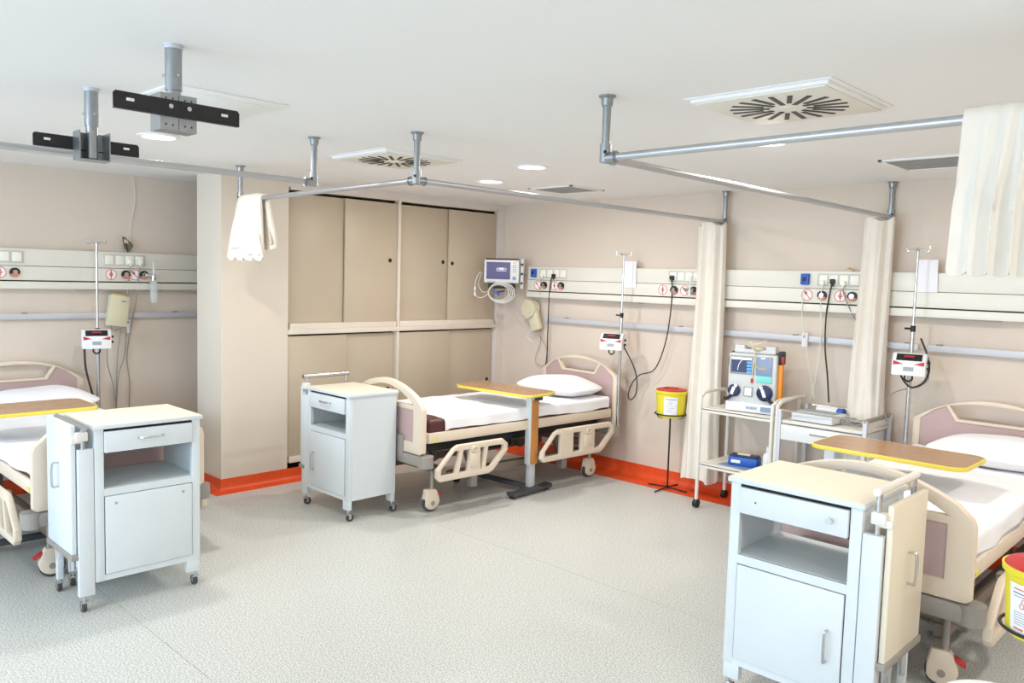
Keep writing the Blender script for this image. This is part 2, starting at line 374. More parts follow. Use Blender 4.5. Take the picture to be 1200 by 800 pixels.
def mount(x, y, zb, label, openside):
    t = thing('ceiling_bracket', label, 'bracket', (x, y, CEIL), 0, 'television ceiling brackets')
    L = CEIL-zb
    MB().cyl((0, 0, -.003), (0, 0, 0), .032, 24).cyl((0, 0, -.014), (0, 0, 0), .029, 20).build('ceiling_flange', 'alu', t)
    MB().cyl((0, 0, -L*.52), (0, 0, -.01), .0265, 24).build('outer_tube', 'galv', t)
    MB().cyl((0, 0, -L+.01), (0, 0, -L*.5), .0225, 24).build('inner_tube', 'galv', t)
    for a in (0, 2.1, 4.2):
        MB().cyl((.025*math.cos(a), .025*math.sin(a), -L*.36), (.036*math.cos(a), .036*math.sin(a), -L*.36), .005, 8).build('set_screw', 'chrome', t)
    h0, h1 = -L, -L+.118; b = MB(); D = .04; Wb = .06
    b.lohi((-D, -Wb, h0), (D, -Wb+.004, h1)); b.lohi((-D, Wb-.004, h0), (D, Wb, h1)); b.lohi((-D+.001, -Wb+.001, h0+.001), (D-.001, Wb-.001, h0+.004))
    xf = D if not openside else -D
    s_ = 1 if not openside else -1
    b.lohi((xf-.004*s_, -Wb+.0005, h0+.0005), (xf+.0005*s_, -.001, h1-.0005)); b.lohi((xf-.004*s_, .001, h0+.0005), (xf+.0005*s_, Wb-.0005, h1-.0005))
    if not openside: b.lohi((-D+.001, -Wb+.001, h1-.004), (D-.001, Wb-.001, h1-.001))
    bo = b.build('box_bracket', 'galv', t)
    for yy in (-.042, -.02, .02, .042):
        for zz in (.018, .102):
            MB().cyl((xf, yy, h0+zz), (xf+.0015*s_, yy, h0+zz), .0032, 8).build('bolt_hole', 'black', bo)
    p = MB(); out = [(-.205, h0+.045), (.205, h0+.045), (.207, h0+.05), (.207, h0+.088), (.2, h0+.097), (-.2, h0+.097), (-.207, h0+.09), (-.207, h0+.05)]
    holes = [[(c-.013, h0+.07), (c+.013, h0+.07), (c+.013, h0+.08), (c-.013, h0+.08)] for c in (-.155, .155)]
    p.plate(out, holes, .005, Matrix.Translation((xf+.0045*s_, 0, 0)) @ Matrix.Rotation(PI/2, 4, 'Z'))
    p.lohi((xf-.006*s_, -.205, h0+.043), (xf+.012*s_, .205, h0+.047))
    po = p.build('cross_plate', 'black', t)
    for yy in (-.03, .03):
        MB().cyl((xf, yy, h0+.075), (xf+.013*s_, yy, h0+.075), .008, 6).build('bolt', 'chrome', po)
mount(3.13, -4.70, 2.166, 'nearer and taller ceiling bracket with black cross plate facing the viewer', False)
mount(2.20, -4.648, 2.152, 'farther left ceiling bracket with black plate behind an open box', True)

# ------------------------------------------------------------------ curtain rails
ZR = 2.205
def curtain_rail(label, posts, segs):
    t = thing('curtain_rail', label, 'curtain rail', (posts[0][0], posts[0][1], CEIL), 0, 'ceiling-hung curtain rails')
    ox, oy = posts[0][0], posts[0][1]
    for x, y in posts:
        x -= ox; y -= oy
        p = MB().cyl((x, y, ZR-CEIL), (x, y, -.002), .0165, 14).build('hanger_post', 'galv', t)
        MB().lathe([(0, 0), (.034, 0), (.034, -.006), (.024, -.012), (.022, -.04), (.017, -.045), (0, -.045)], (x, y, 0), 18).build('flange', 'galv', p)
        MB().cyl((x, y, ZR-CEIL-.018), (x, y, ZR-CEIL+.055), .023, 16).build('sleeve', 'galv', p)
        MB().cyl((x+.012, y-.018, ZR-CEIL+.02), (x+.018, y-.026, ZR-CEIL+.02), .007, 8).build('set_screw', 'black', p)
    for (x0, y0), (x1, y1) in segs:
        a = Vector((x0-ox, y0-oy, ZR-CEIL)); b = Vector((x1-ox, y1-oy, ZR-CEIL)); d = (b-a).normalized()
        MB().cyl(a, b, .0155, 16).build('rail_tube', 'rail', t)
        MB().cyl(a-d*.01, a+d*.06, .0215, 16).cyl(a+d*.045, a+d*.055, .025, 16).build('elbow_fitting', 'galv', t)
        MB().cyl(b-d*.06, b+d*.012, .0215, 16).cyl(b-d*.055, b-d*.045, .025, 16).build('elbow_fitting', 'galv', t)
    return t
curtain_rail('straight curtain rail at the foot of the left bed', [(1.94, -3.43), (1.94, -6.4)], [((1.94, -6.4), (1.94, -3.43))])
curtain_rail('angled curtain rail round the centre bed, carrying the bunched curtain', [(2.53, -3.19), (.436, -3.09), (2.52, -.05)], [((2.53, -3.19), (.436, -3.09)), ((2.53, -3.19), (2.52, -.05))])
curtain_rail('angled curtain rail round the right bed', [(3.816, -3.265), (3.78, -.03), (7.4, -3.3)], [((3.816, -3.265), (7.4, -3.3)), ((3.816, -3.265), (3.78, -.03))])

# ------------------------------------------------------------------ curtains
def gathered(label, x0, x1, yc, zt, zb, ph, flare=.06, pinch=None):
    mb = MB(); cx = (x0+x1)/2
    def fn(u, v):
        z = zt+(zb-zt)*v; a = 2*PI*u
        rx = (x1-x0)/2*(.88+.12*v)+flare*v*v*.6
        if pinch: rx *= 1-pinch*math.exp(-((v-.26)/.12)**2)
        ry = .045+.035*v
        w = 1+(.20+.10*v)*math.sin(6*a+ph+1.6*math.sin(3*v+ph))+.10*math.sin(11*a-3*v+ph)
        return Vector((cx+rx*math.cos(a)*(.9+.1*w)+.012*math.sin(4*v+ph), yc+ry*math.sin(a)*w*1.15+.010*math.sin(7*a+3*v), z+(.015*math.sin(3*a+ph) if v > .97 or v < .02 else 0)))
    vs = mb.grid(fn, 120, 40, True)
    for j, rev in ((0, 1), (39, 0)):
        loop = [vs[i][j] for i in range(120)]; mb.bm.faces.new(loop if rev else loop[::-1])
    o = mb.build('curtain', 'curtain', None, 1.4, loc=None)
    return tag(o, label, 'curtain', 'cream ward curtains')
gathered('cream curtain gathered at the wall between bin and trolley', 2.33, 2.585, -.135, 2.185, .13, .4)
gathered('cream curtain gathered at the wall behind the chrome-railed drawer cart', 3.63, 3.85, -.135, 2.185, .14, 2.1, .05)
def draped(label, A, Bp, front, back, amp, n, zr, ph, spread=0, tubular=False, side=(0, -1), thick=.012):
    """cloth thrown over a rail from A to Bp (xy); hangs front metres on the side given and back metres behind"""
    a = Vector((A[0], A[1], 0)); b = Vector((Bp[0], Bp[1], 0)); d = b-a; L = d.length; d.normalize(); nrm = Vector((side[0], side[1], 0))
    mb = MB(); R = .022; tot = front+back+PI*R
    def fn(u, v, off=0):
        s = v*tot; along = u*L
        RR = R+off
        if s < front: z = zr-(front-s); o = RR; dist = (front-s)
        elif s < front+PI*R:
            th = (s-front)/R; o = RR*math.cos(th); z = zr+RR*math.sin(th); dist = 0
        else: dist = s-front-PI*R; z = zr-dist; o = -RR
        f = min(1, dist/.25); sg = 1 if o > 0 else -1
        fold = amp*f*math.sin(2*PI*n*u+ph+sg)*(1+.4*math.sin(5*u+ph))
        if tubular: q = abs(math.sin(PI*n*u+ph)); fold = amp*(.35+.65*f)*2*(q**.75-.5)*min(1, .15+(u*tubular)**2)
        al = (u-.5)*L*(1+spread*(dist/.4))+L*.5+.012*f*math.sin(2*PI*n*u*1.0+ph+1.2)
        zz = z+(.012*math.sin(2*PI*n*u+ph) if dist > .3*front else 0)*f
        return a+d*al+nrm*(o+fold+sg*f*amp*.9)+Vector((0, 0, zz))
    nu, nv = 90, 44
    V1 = mb.grid(lambda u, v: fn(u, v, thick), nu, nv); V0 = mb.grid(lambda u, v: fn(u, v, 0), nu, nv)
    rim = [(i, 0) for i in range(nu)]+[(nu-1, j) for j in range(1, nv)]+[(i, nv-1) for i in range(nu-2, -1, -1)]+[(0, j) for j in range(nv-2, 0, -1)]
    for (i, j), (k, l) in zip(rim, rim[1:]+rim[:1]): mb.bm.faces.new((V1[i][j], V0[i][j], V0[k][l], V1[k][l]))
    return mb
o = draped(0, (5.125, -3.285), (5.80, -3.289), .435, .42, .034, 13, ZR, .9, .04, 5).build('curtain', 'curtain', None, 1.4)
tag(o, 'cream curtain folded over the rail at upper right', 'curtain', 'cream ward curtains')
o = draped(0, (.46, -3.088), (.735, -3.101), .325, .34, .026, 5, ZR+.004, .3, .95, 3.2).build('curtain', 'curtain', None, 1.4)
tag(o, 'cream curtain bunched over the rail end in front of the pillar', 'curtain', 'cream ward curtains')
draped(0, (.45, -3.087), (.73, -3.1), .40, .30, .014, 4, ZR-.010, 1.1, 1.05, 2).build('under_fold', 'curtain', o, 1.4)
draped(0, (.69, -3.099), (.80, -3.104), .36, .33, .022, 3, ZR-.004, .2, .9, 6).build('side_fold', 'curtain', o, 1.4)

# ------------------------------------------------------------------ bed head service panels
def panel(name, label, loc, rotz, x0, x1, sockets, stickers, outlets, blues, strips):
    t = thing(name, label, 'service panel', loc, rotz, 'bedhead service panels')
    LH((x0, -.078, 1.703), (x1, 0, 1.829), .004).build('upper_cover', 'panel', t)
    LH((x0, -.082, 1.597), (x1, 0, 1.700), .003).build('lower_cover', 'panel', t)
    LH((x0+.003, -.07, 1.55), (x1-.003, 0, 1.82)).build('backing', 'dark', t)
    LH((x0, -.095, 1.533), (x1, 0, 1.588), .006).build('light_rail', 'panel', t)
    for a, b in strips:
        LH((a, -.088, 1.526), (b, -.02, 1.534), .002).build('lamp_lens', 'bumper', t)
    for xs in sockets:                            # each gang: a frame with square inserts
        w = .078
        f = LH((min(xs)-.046, -.084, 1.721), (max(xs)+.046, -.077, 1.812), .002).build('socket_frame', 'sockframe', t)
        for x in xs: B((x, -.085, 1.7665), (.062, .012, .068), .004).build('socket', 'socket', f)
    for x, z in blues:
        q = B((x, -.090, z), (.062, .03, .082), .006).build('gas_terminal', 'blue', t)
        B((x, -.107, z), (.03, .01, .03), .004).build('terminal_valve', 'navy', q)
    for x, kind in stickers:
        Mx = Matrix.Translation((x, -.083, 1.652)); q = MB().plate(circ(.043, 24), [], .002, Mx).build('warning_sticker', 'paper', t)
        MB().plate(circ(.043, 28), [circ(.0365, 28)], .0016, Matrix.Translation((x, -.0846, 1.652))).build('warning_ring', 'stick', q)
        k = MB()
        if kind == 0: k.box((x, -.0845, 1.652), (.007, .0016, .076), 0).box((x, -.0845, 1.652), (.034, .0016, .012)).box((x, -.0845, 1.668), (.018, .0016, .010)).box((x, -.0845, 1.638), (.018, .0016, .008))
        else: k.box((x, -.0845, 1.652), (.007, .0016, .078), 0, rot3(0, -.75, 0)).box((x-.008, -.0845, 1.668), (.018, .0016, .022), 0)
        k.build('pictogram', 'stick', q)
    for x in outlets:
        q = MB().cyl((x, -.082, 1.653), (x, -.099, 1.653), .034, 22).build('gas_outlet', 'black', t)
        MB().cyl((x, -.098, 1.655), (x, -.106, 1.655), .017, 16).build('outlet_valve', 'chrome', q)
        MB().plate([(.033*math.cos(a), .033*math.sin(a)) for a in [PI*1.1+k*PI*.8/10 for k in range(11)]], [], .002, Matrix.Translation((x, -.1, 1.653))).build('colour_mark', 'stick', q)
    return t
panel('service_panel', 'long white bedhead service panel with sockets on the back wall', (0, 0, 0), 0, .415, 7.6,
      [[.62, .705, .79, .87], [2.085, 2.16, 2.235, 2.31], [3.36, 3.435, 3.51, 3.585]], [(.55, 1), (.767, 0), (1.986, 0), (2.2, 1), (3.243, 1), (3.488, 0)], [.64, .855, 2.10, 2.29, 3.358, 3.575], [(.50, 1.768), (3.225, 1.768)], [(1.2, 1.75), (4.0, 4.5)])
panel('service_panel', 'white bedhead service panel on the alcove wall above the left bed', (ROOM_X0, 0, 0), PI/2, -7.6, -2.32,
      [[-4.31, -4.235, -4.155], [-3.515, -3.437, -3.36, -3.285]], [(-4.265, 0), (-3.503, 0), (-3.321, 1)], [-4.171, -3.393, -3.252], [], [(-3.75, -3.1)])
def wall_rail(label, loc, rotz, x0, x1, brackets):
    t = thing('equipment_rail', label, 'rail', loc, rotz, 'horizontal equipment rails')
    LH((x0, -.048, 1.305), (x1, -.034, 1.349), .002).build('bar', 'alu', t)
    for b in brackets:
        LH((b-.014, -.036, 1.31), (b+.014, 0, 1.345), .002).build('bracket', 'alu', t)
        LH((b-.018, -.052, 1.347), (b+.018, -.03, 1.356), .001).build('clip', 'bumper', t)
wall_rail('aluminium equipment rail on the back wall behind the centre bed', (0, 0, 0), 0, .62, 4.02, [.89, 2.15, 3.15, 3.95])
wall_rail('aluminium equipment rail on the back wall behind the right bed', (0, 0, 0), 0, 4.08, 7.5, [4.15, 5.4])
wall_rail('aluminium equipment rail on the alcove wall', (ROOM_X0, 0, 0), PI/2, -7.5, -2.34, [-4.1, -2.98])
# flowmeters plugged into outlets
def flowmeter(label, loc, rotz, long):
    t = thing('flowmeter', label, 'flowmeter', loc, rotz, 'oxygen flowmeters')
    MB().cyl((0, 0, 0), (0, -.05, 0), .014, 12).cyl((0, -.05, 0), (.05, -.06, -.005), .012, 12).build('valve_body', 'chrome', t)
    MB().cyl((.05, -.06, .0), (.05, -.06, .11), .011, 12).build('gauge_tube', 'tube', t)
    MB().cyl((.05, -.06, -.04), (.05, -.06, .0), .017, 12).cyl((.075, -.075, -.01), (.05, -.06, -.01), .01, 10).build('manifold', 'chrome', t)
    if long: MB().lathe([(0, -.22), (.024, -.22), (.03, -.20), (.032, -.06), (.02, -.04), (0, -.04)], (.05, -.06, 0), 18).build('humidifier_bottle', 'tube', t)
flowmeter('clear flowmeter with long humidifier bottle on the alcove panel', (ROOM_X0+.1, -3.252, 1.653), PI/2, True)
flowmeter('small chrome flowmeter beside the gathered curtain left of the trolley', (2.235, -.083, 1.66), 0, False)
# paper notices hanging from the panel
for x, z0, z1, lab in ((1.64, 1.66, 1.89, 'white paper notice on the panel above the centre bed'), (4.055, 1.70, 1.915, 'white paper notice on the panel behind the right drip pole')):
    mb = MB(); mb.grid(lambda u, v: Vector(((u-.5)*.13+.008*v, -.087-.012*v*(1-v)-.004*math.sin(3*u), (z1-z0)*(1-v))), 8, 10)
    V = bmesh.ops.extrude_face_region(mb.bm, geom=list(mb.bm.faces)); bmesh.ops.translate(mb.bm, vec=(0, .0015, 0), verts=[g for g in V['geom'] if isinstance(g, bmesh.types.BMVert)])
    tag(mb.build('paper_notice', 'paper', None, .6, (x, 0, z0)), lab, 'paper', 'paper notices')

# ------------------------------------------------------------------ beds
def arc_outline(w, zb, zs, zt, n=20, cut=.0):
    """board outline: straight sides up to zs, arched top to zt"""
    h = w/2; pts = [(-h+.02, zb), (h-.02, zb), (h, zb+.02), (h, zs-.02)]
    for k in range(n+1):
        a = k/n; x = h-2*h*a; q = abs(2*a-1)
        pts.append((x*.995, zs+(zt-zs)*(1-q**2.1)))
    pts += [(-h, zs-.02), (-h, zb+.02)]
    return pts
def make_bed(label, loc, rotz, dz=0, swivel=0):
    t = thing('hospital_bed', label, 'bed', loc, rotz, 'adjustable hospital beds')
    W2 = .46
    # headboard (outer face at y=+1.07)
    Y = 1.045
    def fz(p): return [(x, z+dz) for x, z in p]
    out = fz(arc_outline(.92, .42, .875, 1.03))
    hdl = fz([(-.245, .975), (-.19, .895), (.19, .895), (.245, .975), (.15, .995), (0, 1.002), (-.15, .995)])
    inner = fz([(-.415, .47), (.415, .47), (.415, .875), (.33, .940), (.275, .966), (.262, .966), (.205, .876), (-.205, .876), (-.262, .966), (-.275, .966), (-.33, .940), (-.415, .875)])
    hb = MB().plate(out, [hdl, inner], .045, Matrix.Translation((0, Y, 0)), .006).build('headboard', 'bed', t)
    MB().plate(fz([(x*1.01, z) for x, z in [(-.415, .46), (.415, .46), (.415, .879), (.33, .944), (.275, .970), (.258, .968), (.202, .880), (-.202, .880), (-.258, .968), (-.275, .970), (-.33, .944), (-.415, .879)]]), [], .028, Matrix.Translation((0, Y, 0))).build('headboard_panel', 'mauve', hb)
    # footboard (outer face at y=-1.07)
    Y = -1.045
    h = .46
    out = [(-.44, .455), (.44, .455), (h, .47), (h, .765), (h-.012, .80), (h-.05, .832)]
    n = 16
    for k in range(n+1):
        a = k/n; x = .39-.78*a; q = abs(2*a-1); out.append((x, .852+.105*(1-q**1.9)))
    out += [(-h+.05, .832), (-h+.012, .80), (-h, .765), (-h, .47)]
    slot = [(-.36, .80), (.36, .80)]
    for k in range(n+1):
        a = k/n; x = .345-.69*a; q = abs(2*a-1); slot.append((x, .808+.108*(1-q**1.9)))
    pan = [(-.355, .535), (.355, .535), (.355, .765), (-.355, .765)]
    fb = MB().plate(fz(out), [fz(slot), fz(pan)], .045, Matrix.Translation((0, Y, 0)), .006).build('footboard', 'bed', t)
    MB().plate(fz([(-.362, .528), (.362, .528), (.362, .772), (-.362, .772)]), [], .03, Matrix.Translation((0, Y, 0))).build('footboard_panel', 'mauve', fb)
    B((0, -1.064, .487+dz), (.50, .03, .17), .012).build('footboard_socket', 'bumper', fb)
    # bumpers
    for s in (-1, 1):
        b = MB(); yy = s*1.035
        b.box((0, yy, .408+dz), (.93, .075, .085), .02, None)
        for x in (-.455, .455): b.cyl((x, yy-s*.012, .366+dz), (x, yy-s*.012, .450+dz), .055, 18)
        b.build('bumper', 'bumper', t)
    # deck
    d = MB()
    for s in (-1, 1): d.box((s*.432, 0, .565+dz), (.022, 1.98, .075), .008)
    for yy in (-.985, .985): d.box((0, yy, .565+dz), (.86, .03, .075), .008)
    d.build('deck_rim', 'bed', t)
    B((0, 0, .548+dz), (.84, 1.95, .03)).build('mattress_deck', 'black', t)
    for s in (-1, 1): B((s*.445, -.94, .552+dz), (.004, .035, .02)).build('sticker', 'oral', t)
    # chassis
    c = MB()
    for s in (-1, 1): c.box((s*.30, 0, .47+dz), (.05, 1.9, .06), .004)
    for yy in (-.7, 0, .7): c.box((0, yy, .47+dz), (.6, .05, .05), .004)
    c.build('upper_chassis', 'black', t)
    c = MB()
    for s in (-1, 1): c.box((s*.30, 0, .235), (.055, 1.72, .06), .005)
    for yy in (-.82, .82): c.box((0, yy, .30), (.78, .07, .05), .005)
    for yy in (-.82, .82):
        for s in (-1, 1): c.box((s*.30, yy, .265), (.05, .06, .07))
    c.build('base_frame', 'frame', t)
    c = MB()
    for yy, q in ((-.52, .35), (.45, .35)):
        for s in (-1, 1): c.box((s*.24, yy+.06, .35+dz/2), (.04, .05, .30), .004, rot3(q, 0, 0))
    c.build('lift_arm', 'frame', t)
    for yy in (-.45, .55): B((.28, yy, .17), (.07, .06, .12), .004).build('motor_bracket', 'bumper', t)
    B((-.02, -.1, .37), (.2, .5, .10), .01).build('motor_housing', 'black', t)
    # casters
    for sx in (-1, 1):
        for yy in (-.87, .85):
            x = sx*.33; y = yy
            st = MB().cyl((x, y, .15), (x, y, .30), .014, 12).build('caster', 'bumper', t)
            sh = MB(); Mx = Matrix.Translation((x, y-.01, .0)) @ Matrix.Rotation(PI/2, 4, 'Z')
            prof = [(-.042, .165), (.03, .165), (.042, .15)]+[(.0+.066*math.cos(a), .078+.062*math.sin(a)) for a in [.5-k*(PI*1.0)/10 for k in range(11)]]+[(-.058, .10)]
            sh.plate(prof, [], .062, Mx, .008); sh.build('shroud', 'bed', st)
            MB().cyl((x-.016, y-.01, .066), (x+.016, y-.01, .066), .066, 24).build('wheel', 'rubber', st)
            for q in (-1, 1): MB().cyl((x+q*.031, y-.01, .066), (x+q*.034, y-.01, .066), .017, 14).build('hub', 'bumper', st)
            B((x+.0, y+.055, .125), (.05, .06, .012), .004, rot3(-.5, 0, 0)).build('brake_pedal', 'redp', st)
            if swivel:
                Ms = Matrix.Translation((x, y, 0)) @ Matrix.Rotation(swivel, 4, 'Z') @ Matrix.Translation((-x, -y, 0))
                for ch in st.children: ch.data.transform(Ms)
    # folded side rails
    def rail(y0, y1, s, kind):
        L = y1-y0; zl, zh = .262+dz, .508+dz; Mx = Matrix.Translation((s*.505, 0, 0)) @ Matrix.Rotation(PI/2, 4, 'Z')
        if kind == 'foot':
            P = [(y0+.03, zl), (y0, zl+.03), (y0, zl+.085), (y0+.15, zh-.018), (y0+.19, zh), (y1-.05, zh), (y1, zh-.04), (y1, zh-.09), (y1-.14, zl+.02), (y1-.19, zl)]
            holes = [[(y0+.035, zl+.042), (y0+.04, zl+.09), (y0+.16, zh-.04), (y0+.205, zh-.042), (y0+.165, zl+.042)],
                     [(y0+.20, zl+.042), (y0+.24, zh-.042), (y0+.30, zh-.042), (y0+.28, zl+.042)],
                     [(y0+.40, zl+.042), (y0+.40, zh-.042), (y0+.44, zh-.042), (y0+.415, zl+.042)],
                     [(y0+.45, zl+.042), (y0+.475, zh-.042), (y1-.06, zh-.042), (y1-.04, zh-.06), (y1-.045, zh-.085), (y1-.16, zl+.05), (y1-.20, zl+.042)]]
            cb = y0+.34
        else:
            P = [(y0+.03, zl), (y0, zl+.03), (y0+.01, zl+.08), (y0+.15, zh-.02), (y0+.20, zh), (y1-.05, zh), (y1, zh-.04), (y1, zh-.10), (y1-.13, zl+.025), (y1-.18, zl)]
            holes = [[(y0+.04, zl+.042), (y0+.045, zl+.085), (y0+.165, zh-.04), (y0+.22, zh-.042), (y0+.22, zl+.042)],
                     [(y0+.37, zl+.042), (y0+.37, zh-.042), (y0+.47, zh-.042), (y0+.47, zl+.042)],
                     [(y0+.63, zl+.042), (y0+.63, zh-.042), (y1-.06, zh-.042), (y1-.04, zh-.06), (y1-.045, zh-.09), (y1-.16, zl+.05), (y1-.20, zl+.042)]]
            cb = y0+.55
        r = MB().plate(P, holes, .036, Mx, .006).build('side_rail', 'bed', t)
        B((s*.507, cb, .385+dz), (.05, .085, .10), .008).build('latch_block', 'bed', r)
        MB().tube([(s*.528, cb+.025*math.cos(a), zh-.045+.02*math.sin(a)) for a in [k*2*PI/12 for k in range(12)]], .006, 6, 1, True).build('latch_ring', 'bed', r)
        MB().box((s*.478, cb, .46+dz), (.05, .06, .05)).build('rail_hinge', 'bumper', r)
    for s in (-1, 1):
        rail(-.97, -.30, s, 'foot'); rail(.06, .94, s, 'head')
    return t
BEDS = dict(centre=((1.125, -1.21, 0), -.052, 0, 0), right=((4.525, -1.215, 0), 0, 0, -1.3), left=((.14, -4.17, 0), PI/2, -.03, 1.4))
make_bed('beige hospital bed in the middle, head against the back wall', *BEDS['centre'])
make_bed('beige hospital bed at right behind the white cabinet with a leaf', *BEDS['right'])
make_bed('beige hospital bed at left in the alcove', *BEDS['left'])
def bedding(key, which, foot_gap, drop, seed):
    (x, y, z), rz, dz, _sw = BEDS[key]
    m = MB().box((0, 0, .635), (.85, 1.95, .115), .025, None, 3)
    o = m.build('mattress', 'maroon', None, .6, (x, y, dz), rz); tag(o, 'maroon mattress on the %s' % which, 'mattress', 'mattresses')
    rnd = random.Random(seed); ph = [rnd.uniform(0, 6) for _ in range(8)]
    mb = MB(); y0 = -.98+foot_gap; y1 = .965
    top = .704; w = .434
    def fn(u, v):
        # u across (with side drops), v along
        s = -(w+drop)+2*(w+drop)*u; yy = y0+(y1-y0)*v
        fw_ = math.sin(9*yy+ph[0]+3*math.sin(4*s+ph[1]))
        if abs(s) <= w-.02: xx = s; zz = top
        else:
            e = abs(s)-(w-.02); sg = 1 if s > 0 else -1
            a = min(e/.03, PI/2); xx = sg*(w-.02+.02*math.sin(a)); zz = top-.02*(1-math.cos(a))
            if e > .047:
                zz -= (e-.047)*(.9+.1*math.sin(7*yy+ph[3])); xx += sg*.006*math.sin(16*yy+ph[2]+sg)*min(1, (e-.047)/.06)
        zz += .0025*fw_+.002*math.sin(23*s+7*yy+ph[4])+.0015*math.sin(31*yy-11*s+ph[5])
        if v < .03: zz -= .012*(1-v/.03)
        return Vector((xx, yy, zz))
    nu, nv = 70, 80
    V1 = mb.grid(fn, nu, nv); V0 = mb.grid(lambda u, v: fn(u, v)*1.0-Vector((0, 0, .004)), nu, nv)
    rim = [(i, 0) for i in range(nu)]+[(nu-1, j) for j in range(1, nv)]+[(i, nv-1) for i in range(nu-2, -1, -1)]+[(0, j) for j in range(nv-2, 0, -1)]
    for (i, j), (k, l) in zip(rim, rim[1:]+rim[:1]): mb.bm.faces.new((V1[i][j], V0[i][j], V0[k][l], V1[k][l]))
    o = mb.build('bed_sheet', 'sheet', None, 1.4, (x, y, dz), rz); tag(o, 'white sheet spread over the mattress of the %s' % which, 'sheet', 'white bed sheets')
    # pillow
    mb = MB(); pw, pl, phh = .36, .25, .095
    def pf(u, v):
        a = 2*PI*u; b = PI*(v-.5); ce = lambda t, e: math.copysign(abs(t)**e, t)
        xx = pw*ce(math.cos(b), .55)*ce(math.cos(a), .42); yy = pl*ce(math.cos(b), .55)*ce(math.sin(a), .42)
        k = max(0, 1-(abs(xx)/pw)**3.2)*max(0, 1-(abs(yy)/pl)**3.2)
        zz = phh*ce(math.sin(b), .8)*(.25+.75*k)
        zz += .006*math.sin(14*xx+ph[6]+5*yy)*k
        return Vector((xx, yy, max(zz, -.06)))
    mb.grid(pf, 72, 28, True); bmesh.ops.remove_doubles(mb.bm, verts=mb.bm.verts, dist=.0008)
    py = {'centre': .75, 'right': .72, 'left': .70}[key]; px = {'centre': .03, 'right': .12, 'left': .06}[key]
    rr = Matrix.Rotation(rz, 3, 'Z') @ Vector((px, py, 0))
    o = mb.build('pillow', 'sheet', None, 1.2, (x+rr.x, y+rr.y, .704+.070+dz), rz+{'centre': .05, 'right': -.05, 'left': .03}[key])
    o.rotation_euler.x = 0; tag(o, 'plump white pillow at the head of the %s' % which, 'pillow', 'white pillows')
bedding('centre', 'middle bed', .14, .10, 3)
bedding('right', 'right bed', .02, .13, 5)
bedding('left', 'left bed', .02, .10, 9)

# ------------------------------------------------------------------ bedside cabinets
def caster_small(p, t, parent, flip=0):
    x, y = p
    f = MB().cyl((x, y, .055), (x, y, .085), .008, 10).box((x, y, .052), (.03, .022, .012), .002)
    f.box((x-.011, y+.010, .034), (.003, .018, .036)); f.box((x+.011, y+.010, .034), (.003, .018, .036))
    o = f.build('caster', 'chrome', parent)
    MB().cyl((x-.009, y+.014, .027), (x+.009, y+.014, .027), .027, 18).build('wheel', 'rubber', o)
    MB().cyl((x-.0105, y+.014, .027), (x+.0105, y+.014, .027), .009, 10).build('hub', 'devgrey', o)
def bar_handle(p0, p1, out, r, parent, m='chrome', bow=True):
    p0 = Vector(p0); p1 = Vector(p1); o = Vector(out)
    pts = [p0, p0+o*.8, p0+(p1-p0)*.15+o, p0+(p1-p0)*.5+o*1.05, p0+(p1-p0)*.85+o, p1+o*.8, p1]
    return MB().tube(pts, r, 8, 4).build('handle', m, parent)
